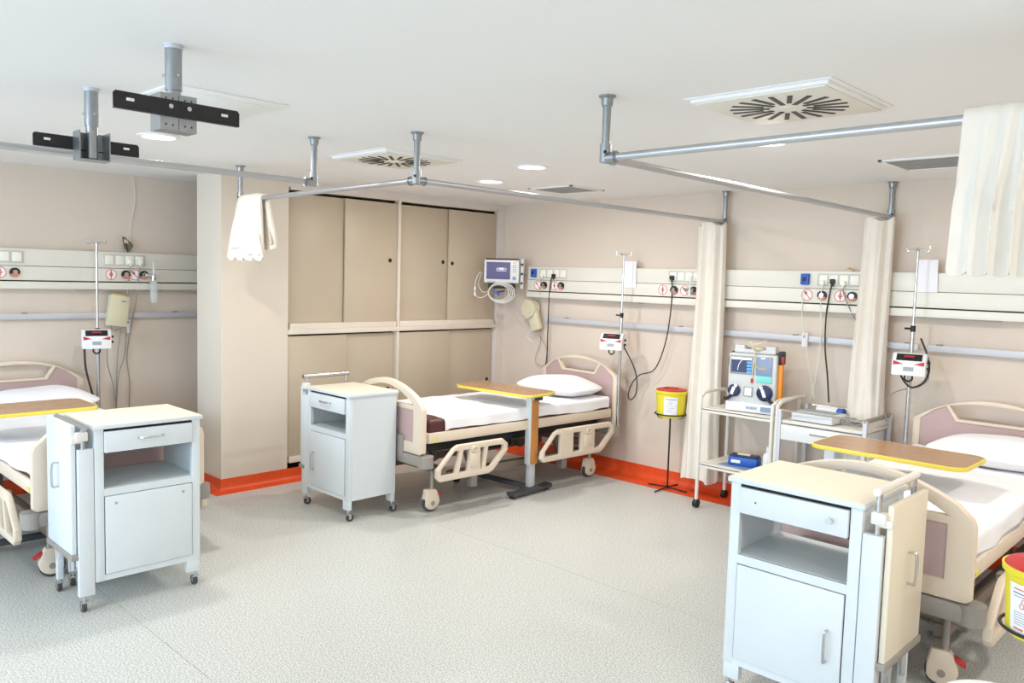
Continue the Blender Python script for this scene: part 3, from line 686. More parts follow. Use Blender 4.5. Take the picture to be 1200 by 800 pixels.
def cabinet(label, loc, rotz, side, drawer_handle, door_handle, screws, leafm, zt=.93, gz=.992, lz=.30, d=.43):
    """front faces -Y; side=+1/-1: which side carries the folded overbed leaf"""
    t = thing('bedside_cabinet', label, 'cabinet', loc, rotz, 'white bedside cabinets')
    w, zb = .53, .145
    h = w/2; k = MB()                                        # body: sides, back, bottom, posts
    k.lohi((-h, -d/2, zb), (-h+.018, d/2, zt-.02)); k.lohi((h-.018, -d/2, zb), (h, d/2, zt-.02))
    e = h-.016; k.lohi((-e, -d/2+.002, zb+.001), (e, d/2-.002, zb+.016)); k.lohi((-e, d/2-.012, zb+.002), (e, d/2-.001, .60)); k.lohi((-e, d/2-.012, zt-.13), (e, d/2-.001, zt-.022))
    k.lohi((-e, -d/2+.002, .598), (e, d/2-.002, .612)); k.lohi((-h+.017, -d/2+.01, zt-.138), (h-.017, d/2-.013, zt-.13))
    for s in (-1, 1):
        k.lohi((s*(h+.001), -d/2-.001, zb-.001), (s*(h-.042), -d/2+.03, zt-.021), .002)
    k.lohi((-h+.04, -d/2, zb), (h-.04, -d/2+.02, zb+.03)); k.lohi((-h+.04, -d/2, .575), (h-.04, -d/2+.02, .612))
    k.build('body', 'white', t)
    LH((-h+.018, -d/2+.015, .612), (h-.018, d/2-.013, .6135)).build('shelf', 'shelfgrey', t)
    LH((-h-.012, -d/2-.014, zt-.02), (h+.012, d/2+.012, zt), .003).build('top_edge', 'white', t)
    LH((-h-.009, -d/2-.011, zt-.001), (h+.009, d/2+.009, zt+.002), .001).build('top', 'cream', t)
    LH((-h+.04, -d/2+.004, zt-.145), (h-.04, -d/2+.02, zt-.02)).build('drawer_gap', 'dark', t)
    dr = LH((-h+.044, -d/2-.014, zt-.14), (h-.046, -d/2+.006, zt-.034), .003).build('drawer', 'white', t)
    if drawer_handle == 'bar': bar_handle((-.06, -d/2-.014, zt-.08), (.06, -d/2-.014, zt-.08), (0, -.022, 0), .0055, dr)
    else:
        MB().cyl((.155, -d/2-.014, zt-.085), (.155, -d/2-.028, zt-.085), .008, 12).cyl((.155, -d/2-.026, zt-.085), (.155, -d/2-.036, zt-.085), .013, 14).build('knob', 'alu', dr)
        MB().cyl((-.15, -d/2-.0135, zt-.085), (-.15, -d/2-.0147, zt-.085), .004, 8).build('screw_hole', 'black', dr)
    do = LH((-h+.046, -d/2-.008, .178), (h-.046, -d/2+.006, .572), .003).build('door', 'white', t)
    if door_handle: bar_handle((door_handle*.165, -d/2-.008, .42), (door_handle*.165, -d/2-.008, .30), (0, -.026, 0), .006, do)
    if screws:
        for x in (-.17, .17): MB().cyl((x, -d/2-.008, .535), (x, -d/2-.011, .535), .007, 10).build('screw', 'chrome', do)
    for sx in (-1, 1):
        for sy in (-1, 1):
            if sx == side and sy == -1: continue            # the leaf column stands here instead
            l = LH((sx*(h-.001), sy*(d/2-.001), .08), (sx*(h-.071), sy*(d/2-.03), zb+.005), .002).build('leg', 'white', t)
            caster_small((sx*(h-.021), sy*(d/2-.014)), t, l)
    # folded leaf assembly
    s = side; xo = s*(h+.004)
    LH((xo, -d/2+.0, .085), (xo+s*.072, -d/2+.035, .822), .003).build('leaf_column', 'white', t)
    l2 = B((xo+s*.05, d/2-.05, .19), (.03, .03, .24), .003).build('rear_leg', 'white', t)
    caster_small((xo+s*.05, d/2-.05), t, l2)
    caster_small((xo+s*.045, -d/2+.02), t, None) if False else caster_small((xo+s*.045, -d/2+.02), t, t)
    lt = zt+.008 if zt > .9 else zt-.035
    leaf = B((xo+s*.088, -.01, (lz+lt)/2), (.022, .37, lt-lz), .003).build('leaf', leafm, t)
    bar_handle((xo+s*.099, -.01, .73), (xo+s*.099, -.01, .61), (s*.03, 0, 0), .006, leaf)
    B((xo+s*.07, -.01, lz-.014), (.07, .39, .028), .003).build('leaf_bracket', 'bumper', t)
    for yy in (-.12, .1): MB().cyl((xo+s*.07, yy, lz-.02), (xo+s*.07, yy, .20), .012, 10).build('bracket_stem', 'chrome', t)
    g = MB().cyl((xo+s*.045, -d/2+.02, .82), (xo+s*.045, -d/2+.02, gz-.002), .011, 12); g.build('grab_post', 'chrome', t)
    MB().cyl((xo+s*.045, d/2-.04, .70), (xo+s*.045, d/2-.04, gz-.002), .011, 12).build('grab_post', 'chrome', t)
    MB().cyl((xo+s*.045, -d/2-.01, gz), (xo+s*.045, d/2-.02, gz), .015, 14).build('grab_bar', 'cart' if drawer_handle != 'bar' else 'chrome', t)
    B((xo+s*.052, -d/2+.02, .885), (.055, .042, .045), .006).build('hinge_block', 'cart', t)
    B((xo+s*.075, -d/2+.02, .87), (.05, .03, .03), .004).build('hinge_arm', 'cart', t)
    return t
cabinet('white bedside cabinet at left with folded leaf on its left side and screwed door', (1.445, -4.21, 0), PI/2, -1, 'bar', 0, True, 'white', .935, .93, .30)
cabinet('white bedside cabinet at the foot of the middle bed, plain side panel showing', (.995, -2.515, 0), 0, -1, 'bar', -1, False, 'white', .888, .955, .30, .40)
cabinet('white bedside cabinet nearest at right with round drawer knob and cream folded leaf', (4.49, -2.65, 0), 0, 1, 'knob', 1, False, 'leaf', .93, .985, .35)

# ------------------------------------------------------------------ overbed tables
def overbed(label, loc, rotz, z, L, Wd, colx):
    """top long axis = X; column at colx"""
    t = thing('overbed_table', label, 'table', loc, rotz, 'overbed tables with yellow edges')
    def rr(L, Wd, r, bul=.02, n=6):
        P = []
        for cx, cy, a0 in ((L/2-r, Wd/2-r, 0), (-L/2+r, Wd/2-r, PI/2), (-L/2+r, -Wd/2+r, PI), (L/2-r, -Wd/2+r, PI*1.5)):
            for k in range(n+1):
                a = a0+PI/2*k/n; P.append((cx+r*math.cos(a), cy+r*math.sin(a)))
        return [(x+math.copysign(bul*(1-(2*y/Wd)**2), x), y+math.copysign(bul*.6*(1-(2*x/L)**2), y) if abs(abs(y)-Wd/2) < r else y) for x, y in P]
    Mx = Matrix.Translation((0, 0, z-.012)) @ Matrix.Rotation(PI/2, 4, 'X')
    core = rr(L-.018, Wd-.018, .055)
    MB().plate(rr(L, Wd, .06), [core], .022, Mx, .003).build('edge_band', 'edgeyellow', t)
    MB().plate(core, [], .012, Matrix.Translation((0, 0, z-.0065)) @ Matrix.Rotation(PI/2, 4, 'X')).build('top', 'wood', t)
    MB().plate(core, [], .010, Matrix.Translation((0, 0, z-.0178)) @ Matrix.Rotation(PI/2, 4, 'X')).build('underside', 'devgrey', t)
    LH((colx-.07, -.06, z-.045), (colx+.25*(-1 if colx > 0 else 1), .06, z-.024), .003).build('support_plate', 'white', t)
    LH((colx-.03, -.045, .245), (colx+.028, .045, z-.04), .003).build('column_sleeve', 'white', t)
    s = 1 if colx > 0 else -1
    LH((colx+s*.028, -.042, .25), (colx+s*.034, .042, z-.06), .001).build('column_face', 'colbrown', t)
    LH((colx-.02, -.032, .06), (colx+.02, .032, .30), .002).build('inner_column', 'alu', t)
    B((colx+s*.035, .03, z-.05), (.04, .07, .03), .006).build('release_lever', 'rubber', t)
    b = MB().plate([(-.23, .045), (.23, .045), (.235, .075), (.12, .062), (.06, .085), (-.06, .085), (-.12, .062), (-.235, .075)], [], .085, Matrix.Translation((colx, 0, -.02)) @ Matrix.Rotation(PI/2, 4, 'Z'), .004)
    b.build('base_cross', 'rubber', t)
    B((colx-s*.34, 0, .055), (.68, .055, .032), .004).build('base_leg', 'rubber', t)
    B((colx-s*.66, 0, .055), (.055, .38, .032), .004).build('base_foot', 'rubber', t)
    for cx in (colx, colx-s*.66):
        for yy in ((-.205, .205) if cx == colx else (-.17, .17)):
            MB().cyl((cx-.018, yy, .026), (cx+.018, yy, .026), .026, 16).build('caster', 'black', t)
    return t
overbed('brown overbed table with yellow edge across the middle bed', (1.265, -1.215, 0), .05, .822, .80, .37, .295)
overbed('brown overbed table with yellow edge across the right bed', (4.365, -1.385, 0), 0, .865, .76, .42, -.335)
overbed('brown overbed table with yellow edge across the left bed', (.405, -4.50, 0), PI/2, .86, .80, .42, -.30)

# ------------------------------------------------------------------ drip poles and pumps
def drip_pole(label, x, y, z0, z1, rz, split):
    t = thing('drip_pole', label, 'drip pole', (x, y, z0), rz, 'drip poles on the bed heads')
    MB().cyl((0, 0, 0), (0, 0, split-z0), .0135, 14).build('lower_tube', 'chrome', t)
    MB().cyl((0, 0, split-z0-.02), (0, 0, z1-z0), .008, 12).build('upper_tube', 'chrome', t)
    h = z1-z0; q = MB()
    for s in (-1, 1):
        q.tube([(0, 0, h-.01), (s*.03, 0, h+.005), (s*.055, 0, h-.012), (s*.07, 0, h+.004), (s*.066, 0, h+.022)], .0035, 6, 3)
        q.tube([(0, 0, h-.01), (0, s*.03, h+.005), (0, s*.055, h-.012), (0, s*.068, h+.01)], .0035, 6, 3)
    q.build('hook', 'chrome', t)
    k = MB().cyl((0, 0, split-z0-.02), (0, 0, split-z0+.02), .016, 12).cyl((0, 0, split-z0), (-.05, -.01, split-z0), .007, 8); k.build('clamp_knob', 'black', t)
drip_pole('slim chrome drip pole at the head of the middle bed', 1.655, -.20, .45, 1.945, .3, 1.42)
drip_pole('white-lit chrome drip pole at the head of the right bed', 4.045, -.25, .45, 1.975, .2, 1.46)
drip_pole('thin chrome drip pole at the head of the left bed', -.75, -3.65, .42, 1.895, PI/2, 1.22)
def pump(label, loc, rotz):
    t = thing('infusion_pump', label, 'pump', loc, rotz, 'white infusion pumps')
    # body: prism with sloped display face; front faces -Y
    prof = [(-.055, -.07), (.055, -.07), (.055, .07), (-.01, .07), (-.05, .02), (-.055, .0)]
    w = .2; m = MB()
    m.plate(prof, [], w, Matrix.Rotation(PI/2, 4, 'Z') @ Matrix.Identity(4), .008); m.build('body', 'devwhite', t)
    n = Vector((0, -.05, .04)).normalized(); c = Vector((0, -.031, .045)); R = rot3(-.9, 0, 0)
    d = MB().box(c+n*.001, (.15, .003, .05), .0, rot3(math.radians(-38.7), 0, 0)); do = d.build('display', 'black', t)
    MB().box(c+n*.003+Vector((0, -.004, .005)), (.062, .003, .014), 0, rot3(math.radians(-38.7), 0, 0)).build('led_readout', 'redled', do)
    for k in range(5): MB().box(c+n*.003+Vector((-.05+.025*k, .011, -.013)), (.012, .003, .008), 0, rot3(math.radians(-38.7), 0, 0)).build('key', 'lcd', do)
    for s in (-1, 1):
        MB().plate([(s*.09, -.004), (s*.035, .004), (s*.035, .0), (s*.09, .022)][::1], [], .006, Matrix.Translation((0, -.056, 0))).build('red_key', 'redp', t)
    MB().box((0, -.056, -.028), (.06, .003, .026)).build('small_display', 'lcd', t)
    MB().cyl((.1, .01, .015), (.118, .01, .015), .009, 10).cyl((.1, .01, -.025), (.118, .01, -.025), .009, 10).build('side_port', 'black', t)
    MB().tube([(-.02, -.02, -.068), (-.022, -.02, -.095), (0, -.02, -.11), (.022, -.02, -.095), (.02, -.02, -.068)], .006, 8, 4).build('lower_clip', 'black', t)
    B((0, .07, 0), (.05, .04, .05), .004).build('pole_clamp', 'black', t)
    return t
pump('white infusion pump with red display clamped to the middle drip pole', (1.635, -.29, 1.195), .35)
pump('white infusion pump with red display clamped to the right drip pole', (4.07, -.345, 1.235), .18)
pump('white infusion pump with red display clamped to the left drip pole', (-.66, -3.69, 1.165), PI/2-.25)

# ------------------------------------------------------------------ cables
def cable(name, label, pts, r, m, plug=None, n=5):
    o = Vector(pts[0]); t = thing(name, label, 'cable', o, 0, 'cables on the walls')
    MB().tube([Vector(p)-o for p in pts], r, 6, n).build('lead', m, t)
    if plug:
        rr = rot3(0, 0, PI/2) if plug == 'x' else rot3()
        MB().box((0, 0, 0), (.034, .03, .036), .006, rr).box((0, -.0, -.022) , (.014, .014, .026), .004, rr).build('plug', 'black' if m == 'cable_b' else 'socket', t)
cable('power_cable', 'black power cable hanging behind the middle bed head', [(.77, -.105, 1.745), (.735, -.10, 1.70), (.71, -.09, 1.52), (.68, -.06, 1.2), (.67, -.05, .99), (.64, -.05, .74)], .006, 'cable_b', 'y')
cable('thin_cord', 'thin grey cord looping below the leftmost socket of the back panel', [(.62, -.10, 1.75), (.60, -.10, 1.6), (.58, -.05, 1.34), (.56, -.03, 1.1), (.50, -.03, .92), (.58, -.03, .86), (.66, -.03, .92), (.63, -.03, 1.07), (.53, -.03, 1.17)], .003, 'cable_g', 'y')
cable('power_cable', 'black cable looping from the middle pump to the panel socket', [(2.085, -.105, 1.755), (2.09, -.10, 1.62), (2.075, -.09, 1.44), (2.03, -.07, 1.22), (1.97, -.07, 1.04), (1.91, -.08, .95), (1.80, -.10, .91), (1.73, -.11, .83), (1.70, -.12, .73), (1.73, -.13, .685), (1.785, -.13, .74), (1.80, -.14, .86), (1.775, -.16, .98), (1.735, -.2, 1.09), (1.725, -.255, 1.165)], .0055, 'cable_b', 'y')
cable('power_cable', 'dark grey power cable dropping behind the drawer cart', [(3.435, -.105, 1.755), (3.42, -.10, 1.68), (3.40, -.095, 1.51), (3.39, -.06, 1.28), (3.42, -.06, 1.07), (3.45, -.08, .88)], .006, 'cable_b', 'y')
cable('hanging_cord', 'thin pale cord hanging from the blue terminal above the drawer cart', [(3.225, -.11, 1.72), (3.22, -.10, 1.5), (3.24, -.07, 1.34), (3.28, -.06, 1.12), (3.34, -.08, .9)], .0035, 'cable_w')
cable('hanging_cord', 'thin pale cord hanging from the first socket above the drawer cart', [(3.36, -.105, 1.745), (3.355, -.10, 1.6), (3.355, -.06, 1.32), (3.33, -.05, 1.05), (3.3, -.06, .88)], .0035, 'cable_w', 'y')
cable('hanging_cord', 'grey cord slanting behind the curtain beside the drip pole', [(3.51, -.105, 1.745), (3.515, -.10, 1.68), (3.56, -.10, 1.58), (3.62, -.06, 1.45)], .0045, 'cable_g', 'y')
cable('pump_tube', 'dark looped hose below the right infusion pump', [(4.02, -.35, 1.16), (4.05, -.34, 1.11), (4.09, -.33, 1.085), (4.15, -.32, 1.12), (4.175, -.30, 1.2), (4.15, -.28, 1.30), (4.10, -.26, 1.40)], .007, 'cable_b')
cable('pump_tube', 'pale grey hose looping left from the right infusion pump', [(4.15, -.26, 1.21), (4.155, -.24, 1.14), (4.09, -.22, 1.08), (3.95, -.2, 1.03), (3.88, -.2, .94), (3.90, -.2, .82)], .004, 'cable_g')
XA = -.88
cable('power_cable', 'grey cord from the third socket of the alcove panel', [(XA+.02, -3.36, 1.755), (XA+.01, -3.372, 1.6), (XA, -3.38, 1.45), (-.91, -3.38, 1.3), (-.92, -3.38, 1.12), (-.92, -3.40, .98), (-.92, -3.44, .84), (-.92, -3.46, .55)], .005, 'cable_g', 'x')
cable('power_cable', 'grey cord from the last socket of the alcove panel', [(XA+.02, -3.285, 1.755), (XA+.01, -3.30, 1.6), (XA, -3.32, 1.4), (-.92, -3.345, 1.2), (-.93, -3.37, .98), (-.93, -3.35, .77), (-.93, -3.36, .5)], .005, 'cable_g', 'x')
cable('pump_lead', 'grey lead from the left infusion pump down the alcove wall', [(-.70, -3.60, 1.10), (-.78, -3.57, .95), (-.88, -3.50, .79), (-.91, -3.465, .6)], .004, 'cable_g')
cable('hanging_cord', 'grey cord from the beige controller box down the alcove wall', [(-.90, -3.42, 1.24), (-.92, -3.44, 1.05), (-.93, -3.45, .85), (-.93, -3.46, .5)], .004, 'cable_g')
cable('pump_lead', 'thick black hose below the left infusion pump', [(-.66, -3.775, 1.11), (-.67, -3.765, .95), (-.68, -3.73, .8), (-.7, -3.70, .7)], .009, 'cable_b')
cable('thin_cord', 'thin white cord down the alcove wall from the ceiling', [(-.955, -3.3, 2.44), (-.955, -3.285, 2.25), (-.955, -3.32, 2.06), (-.955, -3.33, 1.85)], .003, 'cable_w')

# ------------------------------------------------------------------ small wall things
t = thing('controller_box', 'beige controller box hung on the alcove rail', 'box', (ROOM_X0+.075, -3.453, 1.365), PI/2)
R = rot3(0, .13, 0)
B((0, 0, 0), (.15, .07, .25), .012, R).build('housing', 'beigebox', t); B((.035, -.036, .075), (.035, .003, .010), 0, R).build('badge', 'printk', t)
B((.008, 0, .127), (.10, .04, .012), .004, R).build('top_cap', 'ykey', t)
MB().tube([(-.06, -.02, -.12), (-.045, -.02, -.15), (0, -.02, -.15), (.02, -.02, -.13)], .006, 8, 4).build('cord_hook', 'bumper', t)
t = thing('call_handset', 'small white call handset hanging on its cord on the alcove wall', 'handset', (-.93, -3.365, 1.24), PI/2)
B((0, 0, 0), (.035, .03, .12), .008).build('body', 'devwhite', t); B((0, -.016, .03), (.018, .004, .018), .001).build('button', 'lcd', t)
t = thing('call_handset', 'small white call handset on the rail above the defibrillator', 'handset', (3.235, -.058, 1.32), 0)
B((0, 0, 0), (.045, .02, .11), .006).build('body', 'devwhite', t); B((0, -.011, .025), (.02, .004, .02), .001).build('button', 'lcd', t)
t = thing('wall_suction', 'beige round-topped suction unit hung beside the corner monitor', 'suction unit', (.50, -.045, 1.36), 0)
R = rot3(0, -.35, 0)
MB().cyl((-.035, .0, .06), (-.035, -.075, .06), .088, 24).build('round_head', 'beigebox', t)
B((.02, -.03, -.05), (.12, .055, .21), .012, R).build('housing', 'beigebox', t)
MB().cyl((-.035, -.075, .06), (-.035, -.08, .06), .05, 20).build('dial', 'beigebox', t)
MB().tube([(-.2, -.06, .02), (-.16, -.07, -.02), (-.08, -.08, -.035), (0, -.085, -.02), (.045, -.08, .03)], .004, 6, 4).tube([(.0, -.06, -.15), (-.05, -.05, -.22), (.02, -.05, -.26)], .004, 6, 4).build('hose', 'cable_w', t)
# butterfly on the alcove panel
t = thing('butterfly_ornament', 'small dark butterfly ornament perched on the alcove panel', 'ornament', (-.905, -3.365, 1.832), PI/2)
for k, (a, sc) in enumerate(((.10, 1), (-.28, .88))):
    R = Matrix.Rotation(a, 4, 'Z')
    MB().plate([(x*sc, z*sc) for x, z in [(0, 0), (-.022, .03), (-.034, .06), (-.042, .125), (-.022, .118), (0, .098), (.03, .078), (.046, .058), (.034, .036), (.02, .012)]], [], .004, R).build('wing', 'butter', t)
    MB().plate([(x*sc, z*sc) for x, z in [(-.028, .07), (-.030, .105), (-.012, .098), (.012, .078)]], [], .006, R).build('wing_patch', 'beigebox', t)
MB().tube([(0, 0, 0), (-.006, -.003, .04), (-.010, -.004, .075)], .004, 6, 3).build('body', 'black', t)
t = thing('knob_ornament', 'tiny beige knob lying on the back panel top beside the curtain', 'ornament', (3.53, -.05, 1.829), 0)
MB().lathe([(0, 0), (.03, 0), (.034, .008), (.02, .018), (0, .02)], (0, 0, 0), 16).build('knob', 'beigebox', t); MB().cyl((0, 0, .018), (0, 0, .026), .01, 10).build('tip', 'colbrown', t)

# patient monitor on a wall arm
t = thing('patient_monitor', 'white patient monitor with violet screen in the back corner', 'monitor', (.27, -.30, 1.775), .62)
mw, mh = .345, .225
B((0, .03, 0), (mw, .10, mh), .012).build('housing', 'devwhite', t)
B((0, .03, mh/2+.004), (mw-.03, .09, .016), .006).build('top_handle', 'black', t)
sc = B((-.03, -.021, .006), (.235, .004, .165), .001).build('screen', 'screen', t)
MB().plate([(.05*math.cos(2*PI*k/24)+.0, .012*math.sin(2*PI*k/24)) for k in range(24)], [[(.046*math.cos(2*PI*k/24), .009*math.sin(2*PI*k/24)) for k in range(24)]], .001, Matrix.Translation((0, -.0235, .024))).build('logo_oval', 'screenw', sc)
MB().box((0, -.0235, .024), (.045, .001, .008)).box((.0, -.0235, .004), (.1, .001, .003)).build('logo_text', 'screenw', sc)
for r in range(4):
    for c in range(2): B((.118+.02*c, -.021, .058-.02*r), (.012, .004, .010), .001).build('key', 'lcd', t)
B((.128, -.021, .085), (.028, .004, .012), .001).build('alarm_key', 'ykey', t)
MB().cyl((.128, -.02, -.065), (.128, -.03, -.065), .018, 16).build('selector_knob', 'keypad', t)
B((-.1, -.021, -.098), (.08, .003, .006)).build('status_strip', 'lcd', t)
B((0, .03, -mh/2-.03), (.26, .09, .05), .008).build('tray', 'black', t)
B((.1, .09, -.02), (.05, .04, .30), .006).build('mount_plate', 'devgrey', t)
for z in (-.09, 0, .09): MB().cyl((.197, .022, z-.02), (.197, .005, z-.02), .012, 12).build('knob', 'black', t)
B((.196, .045, -.02), (.03, .05, .29), .004).build('side_bracket', 'devgrey', t)
MB().cyl((.1, .1, -.02), (.21, .27, -.02), .022, 14).build('wall_arm', 'devgrey', t)
t = thing('monitor_leads', 'coiled white patient leads hanging below the corner monitor', 'cable', (.30, -.36, 1.6), .62)
for k in range(4):
    rr = .075+.008*k
    MB().tube([(rr*1.3*math.cos(a)+.01*k, -.01*k+.01*math.sin(3*a), -.03+rr*math.sin(a)) for a in [q*2*PI/24 for q in range(24)]], .0045, 6, 1, True).build('coil', 'cable_w', t)
MB().tube([(-.19, .03, .17), (-.23, .02, .10), (-.24, .0, .0), (-.235, 0, -.05), (-.19, 0, -.085), (-.12, -.01, -.06), (-.09, -.02, 0)], .004, 6, 4).build('lead', 'cable_w', t)
MB().tube([(-.18, .05, .16), (-.21, .03, .05), (-.16, .01, -.03), (-.09, .0, -.01)], .003, 6, 4).build('lead', 'cable_w', t)
for z in (.0, -.05): B((-.237, 0, z), (.018, .014, .04), .004).build('connector', 'devwhite', t)
MB().tube([(.08, .03, .05), (.13, .02, .03), (.16, .02, -.03), (.12, .02, -.06), (.10, .02, 0)], .005, 6, 4).build('black_lead', 'cable_b', t)
B((-.02, -.03, -.035), (.07, .02, .02), .004, rot3(0, .5, 0)).build('blue_clip', 'blue', t)
B((.02, -.03, -.02), (.09, .015, .015), .004, rot3(0, -.2, 0)).build('black_clip', 'black', t)

# ------------------------------------------------------------------ sharps bins
def biohazard(mb, c, r, tt, Mx):
    for k in range(3):
        a = PI/2+k*2*PI/3; cc = (c[0]+r*.45*math.cos(a), c[1]+r*.45*math.sin(a))
        mb.plate(circ(r*.5, 18, cc), [circ(r*.34, 18, cc)], tt, Mx)
    mb.plate(circ(r*.3, 18, c), [circ(r*.18, 18, c)], tt, Mx)
def sharps(label, loc, zring, s, rotz, printed):
    t = thing('sharps_bin', label, 'bin', (loc[0], loc[1], zring), rotz, 'yellow sharps bins')
    r = .118*s; hgt = .20*s
    MB().lathe([(0, -.04), (r*.86, -.04), (r*.9, -.035), (r*1.0, hgt-.055), (r*1.07, hgt-.05), (r*1.08, hgt-.03), (r*1.0, hgt-.03), (r*.98, hgt-.045), (0, hgt-.045)], seg=40).build('tub', 'yellow', t)
    l = MB().lathe([(r*1.0, hgt-.04), (r*1.03, hgt-.03), (r*.98, hgt-.022), (r*.55, hgt-.012), (r*.5, hgt-.03), (r*.2, hgt-.03), (r*.18, hgt-.012), (0, hgt-.01)], seg=40).build('lid', 'redp', t)
    MB().lathe([(0, hgt-.028), (r*.48, hgt-.028)], seg=30).build('opening', 'black', l)
    # wrapped label
    mb = MB(); span = 1.15
    def P(u, v, e=0):
        a = -PI/2-span/2*(1.25 if printed else .8)+span*(1.25 if printed else .8)*u; z = -.015+(hgt-.06)*v; q = r*(.9+.1*((z+.035)/(hgt-.02)))+.0025+e
        return Vector((q*math.cos(a), q*math.sin(a), z))
    mb.grid(P, 16, 4); lb = mb.build('label', 'paper', t, .8)
    def strip(u0, u1, v0, v1, m):
        q = MB(); q.grid(lambda u, v: P(u0+(u1-u0)*u, v0+(v1-v0)*v, .0008), 8, 2); q.build('print', m, lb, .8)
    if printed:
        strip(.1, .45, .88, .91, 'stick'); strip(.08, .8, .80, .825, 'printk'); strip(.1, .75, .74, .755, 'printk')
        for k in range(6): strip(.1, .4+.05*(k % 3), .42-.05*k, .432-.05*k, 'printk')
        strip(.55, .9, .08, .16, 'stick'); strip(.1, .3, .06, .1, 'stick')
        for k in range(3):
            a = k*2*PI/3+PI/2; q = MB(); cu, cv = .3+.045*math.cos(a), .6+.06*math.sin(a)
            q.tube([P(cu+.04*math.cos(b), cv+.055*math.sin(b), .001) for b in [j*2*PI/14 for j in range(14)]], .0014, 4, 1, True); q.build('hazard_mark', 'stick', lb)
    else:
        strip(.1, .9, .86, .9, 'printk')
        for k in range(5): strip(.15, .6+.08*(k % 3), .62-.11*k, .635-.11*k, 'printk')
        q = MB(); q.tube([P(.5+.1*math.cos(b), .74+.06*math.sin(b), .001) for b in [j*2*PI/14 for j in range(14)]], .0012, 4, 1, True); q.build('hazard_mark', 'printk', lb)
    return t
def bin_stand(label, loc, zring, s, feet, rot):
    t = thing('bin_stand', label, 'stand', (loc[0], loc[1], 0), rot, 'black bin stands')
    r = .122*s
    MB().tube([(r*math.cos(a), r*math.sin(a), zring-.015) for a in [k*2*PI/32 for k in range(32)]], .006, 6, 1, True).build('holding_ring', 'black', t)
    MB().cyl((0, 0, .02), (0, 0, zring-.047), .0075, 10).cyl((0, 0, zring-.05), (0, 0, zring-.044), .05, 16).build('post', 'black', t)
    m = MB()
    for k in range(4):
        a = k*PI/2; m.cyl((0, 0, .018), (feet*math.cos(a), feet*math.sin(a), .008), .006, 8)
    m.box((0, 0, .018), (.03, .03, .016)); m.build('cross_foot', 'black', t)
    q = MB()
    for k in range(3):
        a = k*2*PI/3; q.tube([(0.045*math.cos(a), .045*math.sin(a), zring-.046), (r*.8*math.cos(a), r*.8*math.sin(a), zring-.044), (r*math.cos(a), r*math.sin(a), zring-.015)], .004, 6, 3)
    q.build('ring_arm', 'black', t)
sharps('yellow sharps bin with red lid beside the middle bed', (2.185, -.19), .65, 1.05, .55, False)
bin_stand('thin black cross-foot stand under the bin beside the middle bed', (2.185, -.19), .65, 1.05, .185, .02)
sharps('yellow sharps bin with printed label, cut by the right picture edge', (5.325, -2.73), .62, 1.12, -.1, True)
bin_stand('black ringed stand under the bin at the right picture edge', (5.325, -2.73), .62, 1.12, .2, .4)
t = thing('white_waste_bin', 'round white lidded bin at the bottom right picture corner', 'bin', (5.34, -3.37, 0), 0)
MB().lathe([(0, 0), (.12, 0), (.13, .01), (.15, .56), (.0, .56)], seg=36).build('body', 'devwhite', t)
MB().lathe([(.157, .545), (.16, .57), (.15, .585), (.08, .596), (0, .60)], seg=36).build('lid', 'devwhite', t)

# ------------------------------------------------------------------ trolley with defibrillator
t = thing('instrument_trolley', 'white two-shelf trolley carrying the defibrillator', 'trolley', (2.93, -.275, 0), 0)
hx, hy = .29, .21
for s in (-1, 1):
    MB().tube([(s*hx, -hy, .055), (s*hx, -hy, .80), (s*hx, -hy+.015, .855), (s*hx, -hy+.06, .885), (s*hx, 0, .893), (s*hx, hy-.06, .885), (s*hx, hy-.015, .855), (s*hx, hy, .80), (s*hx, hy, .055)], .0135, 10, 5).build('end_frame', 'cart', t)
for z, n in ((.77, 'top_shelf'), (.345, 'bottom_shelf')):
    k = MB().lohi((-hx, -hy, z-.01), (hx, hy, z), .002)
    for a, b in (((-hx, -hy), (hx, -hy+.012)), ((-hx, hy-.012), (hx, hy))): k.lohi((a[0], a[1], z-.028), (b[0], b[1], z+.006), .002)
    k.build(n, 'cart', t)
for sx in (-1, 1):
    for sy in (-1, 1):
        c = MB().cyl((sx*hx, sy*hy, .05), (sx*hx, sy*hy, .08), .010, 10).build('caster_stem', 'chrome', t)
        MB().cyl((sx*hx-.016, sy*hy, .033), (sx*hx+.016, sy*hy, .033), .033, 18).build('wheel', 'black', c)
t = thing('defibrillator', 'grey defibrillator with two navy paddles on the white trolley', 'defibrillator', (2.975, -.30, .776), .16)
DW, DD, DH = .36, .16, .435
B((0, 0, .035), (DW, DD+.04, .07), .008).build('base', 'devwhite', t)
b = MB().box((0, .01, DH/2+.03), (DW, DD, DH-.07), .014); bo = b.build('housing', 'devgrey', t)
MB().box((0, .02, DH+.012), (.31, .10, .03), .008).build('carry_top', 'devgrey', t)
for x in (-.115, .115): B((x, .01, DH+.03), (.075, .07, .05), .008).build('cable_rest', 'devgrey', t)
B((0, .05, DH+.028), (.16, .03, .02), .006).build('carry_handle', 'lcd', t)
YF = -.072
sc = B((-.075, YF, .345), (.185, .006, .14), .003).build('screen_bezel', 'lcd', t)
B((-.08, YF-.004, .345), (.15, .003, .11)).build('screen', 'dscreen', sc)
B((-.08, YF-.006, .392), (.15, .002, .016)).build('screen_header', 'screenw', sc)
for k in range(4): B((-.02, YF-.006, .366-.024*k), (.035, .002, .017)).build('screen_key', 'dscreenb', sc)
MB().tube([(-.105, YF-.007, .305), (-.10, YF-.007, .34), (-.085, YF-.007, .37), (-.07, YF-.007, .385)], .002, 5, 4).build('trace', 'screenw', sc)
kp = B((.09, YF, .345), (.12, .006, .14), .003).build('keypad', 'keypad', t)
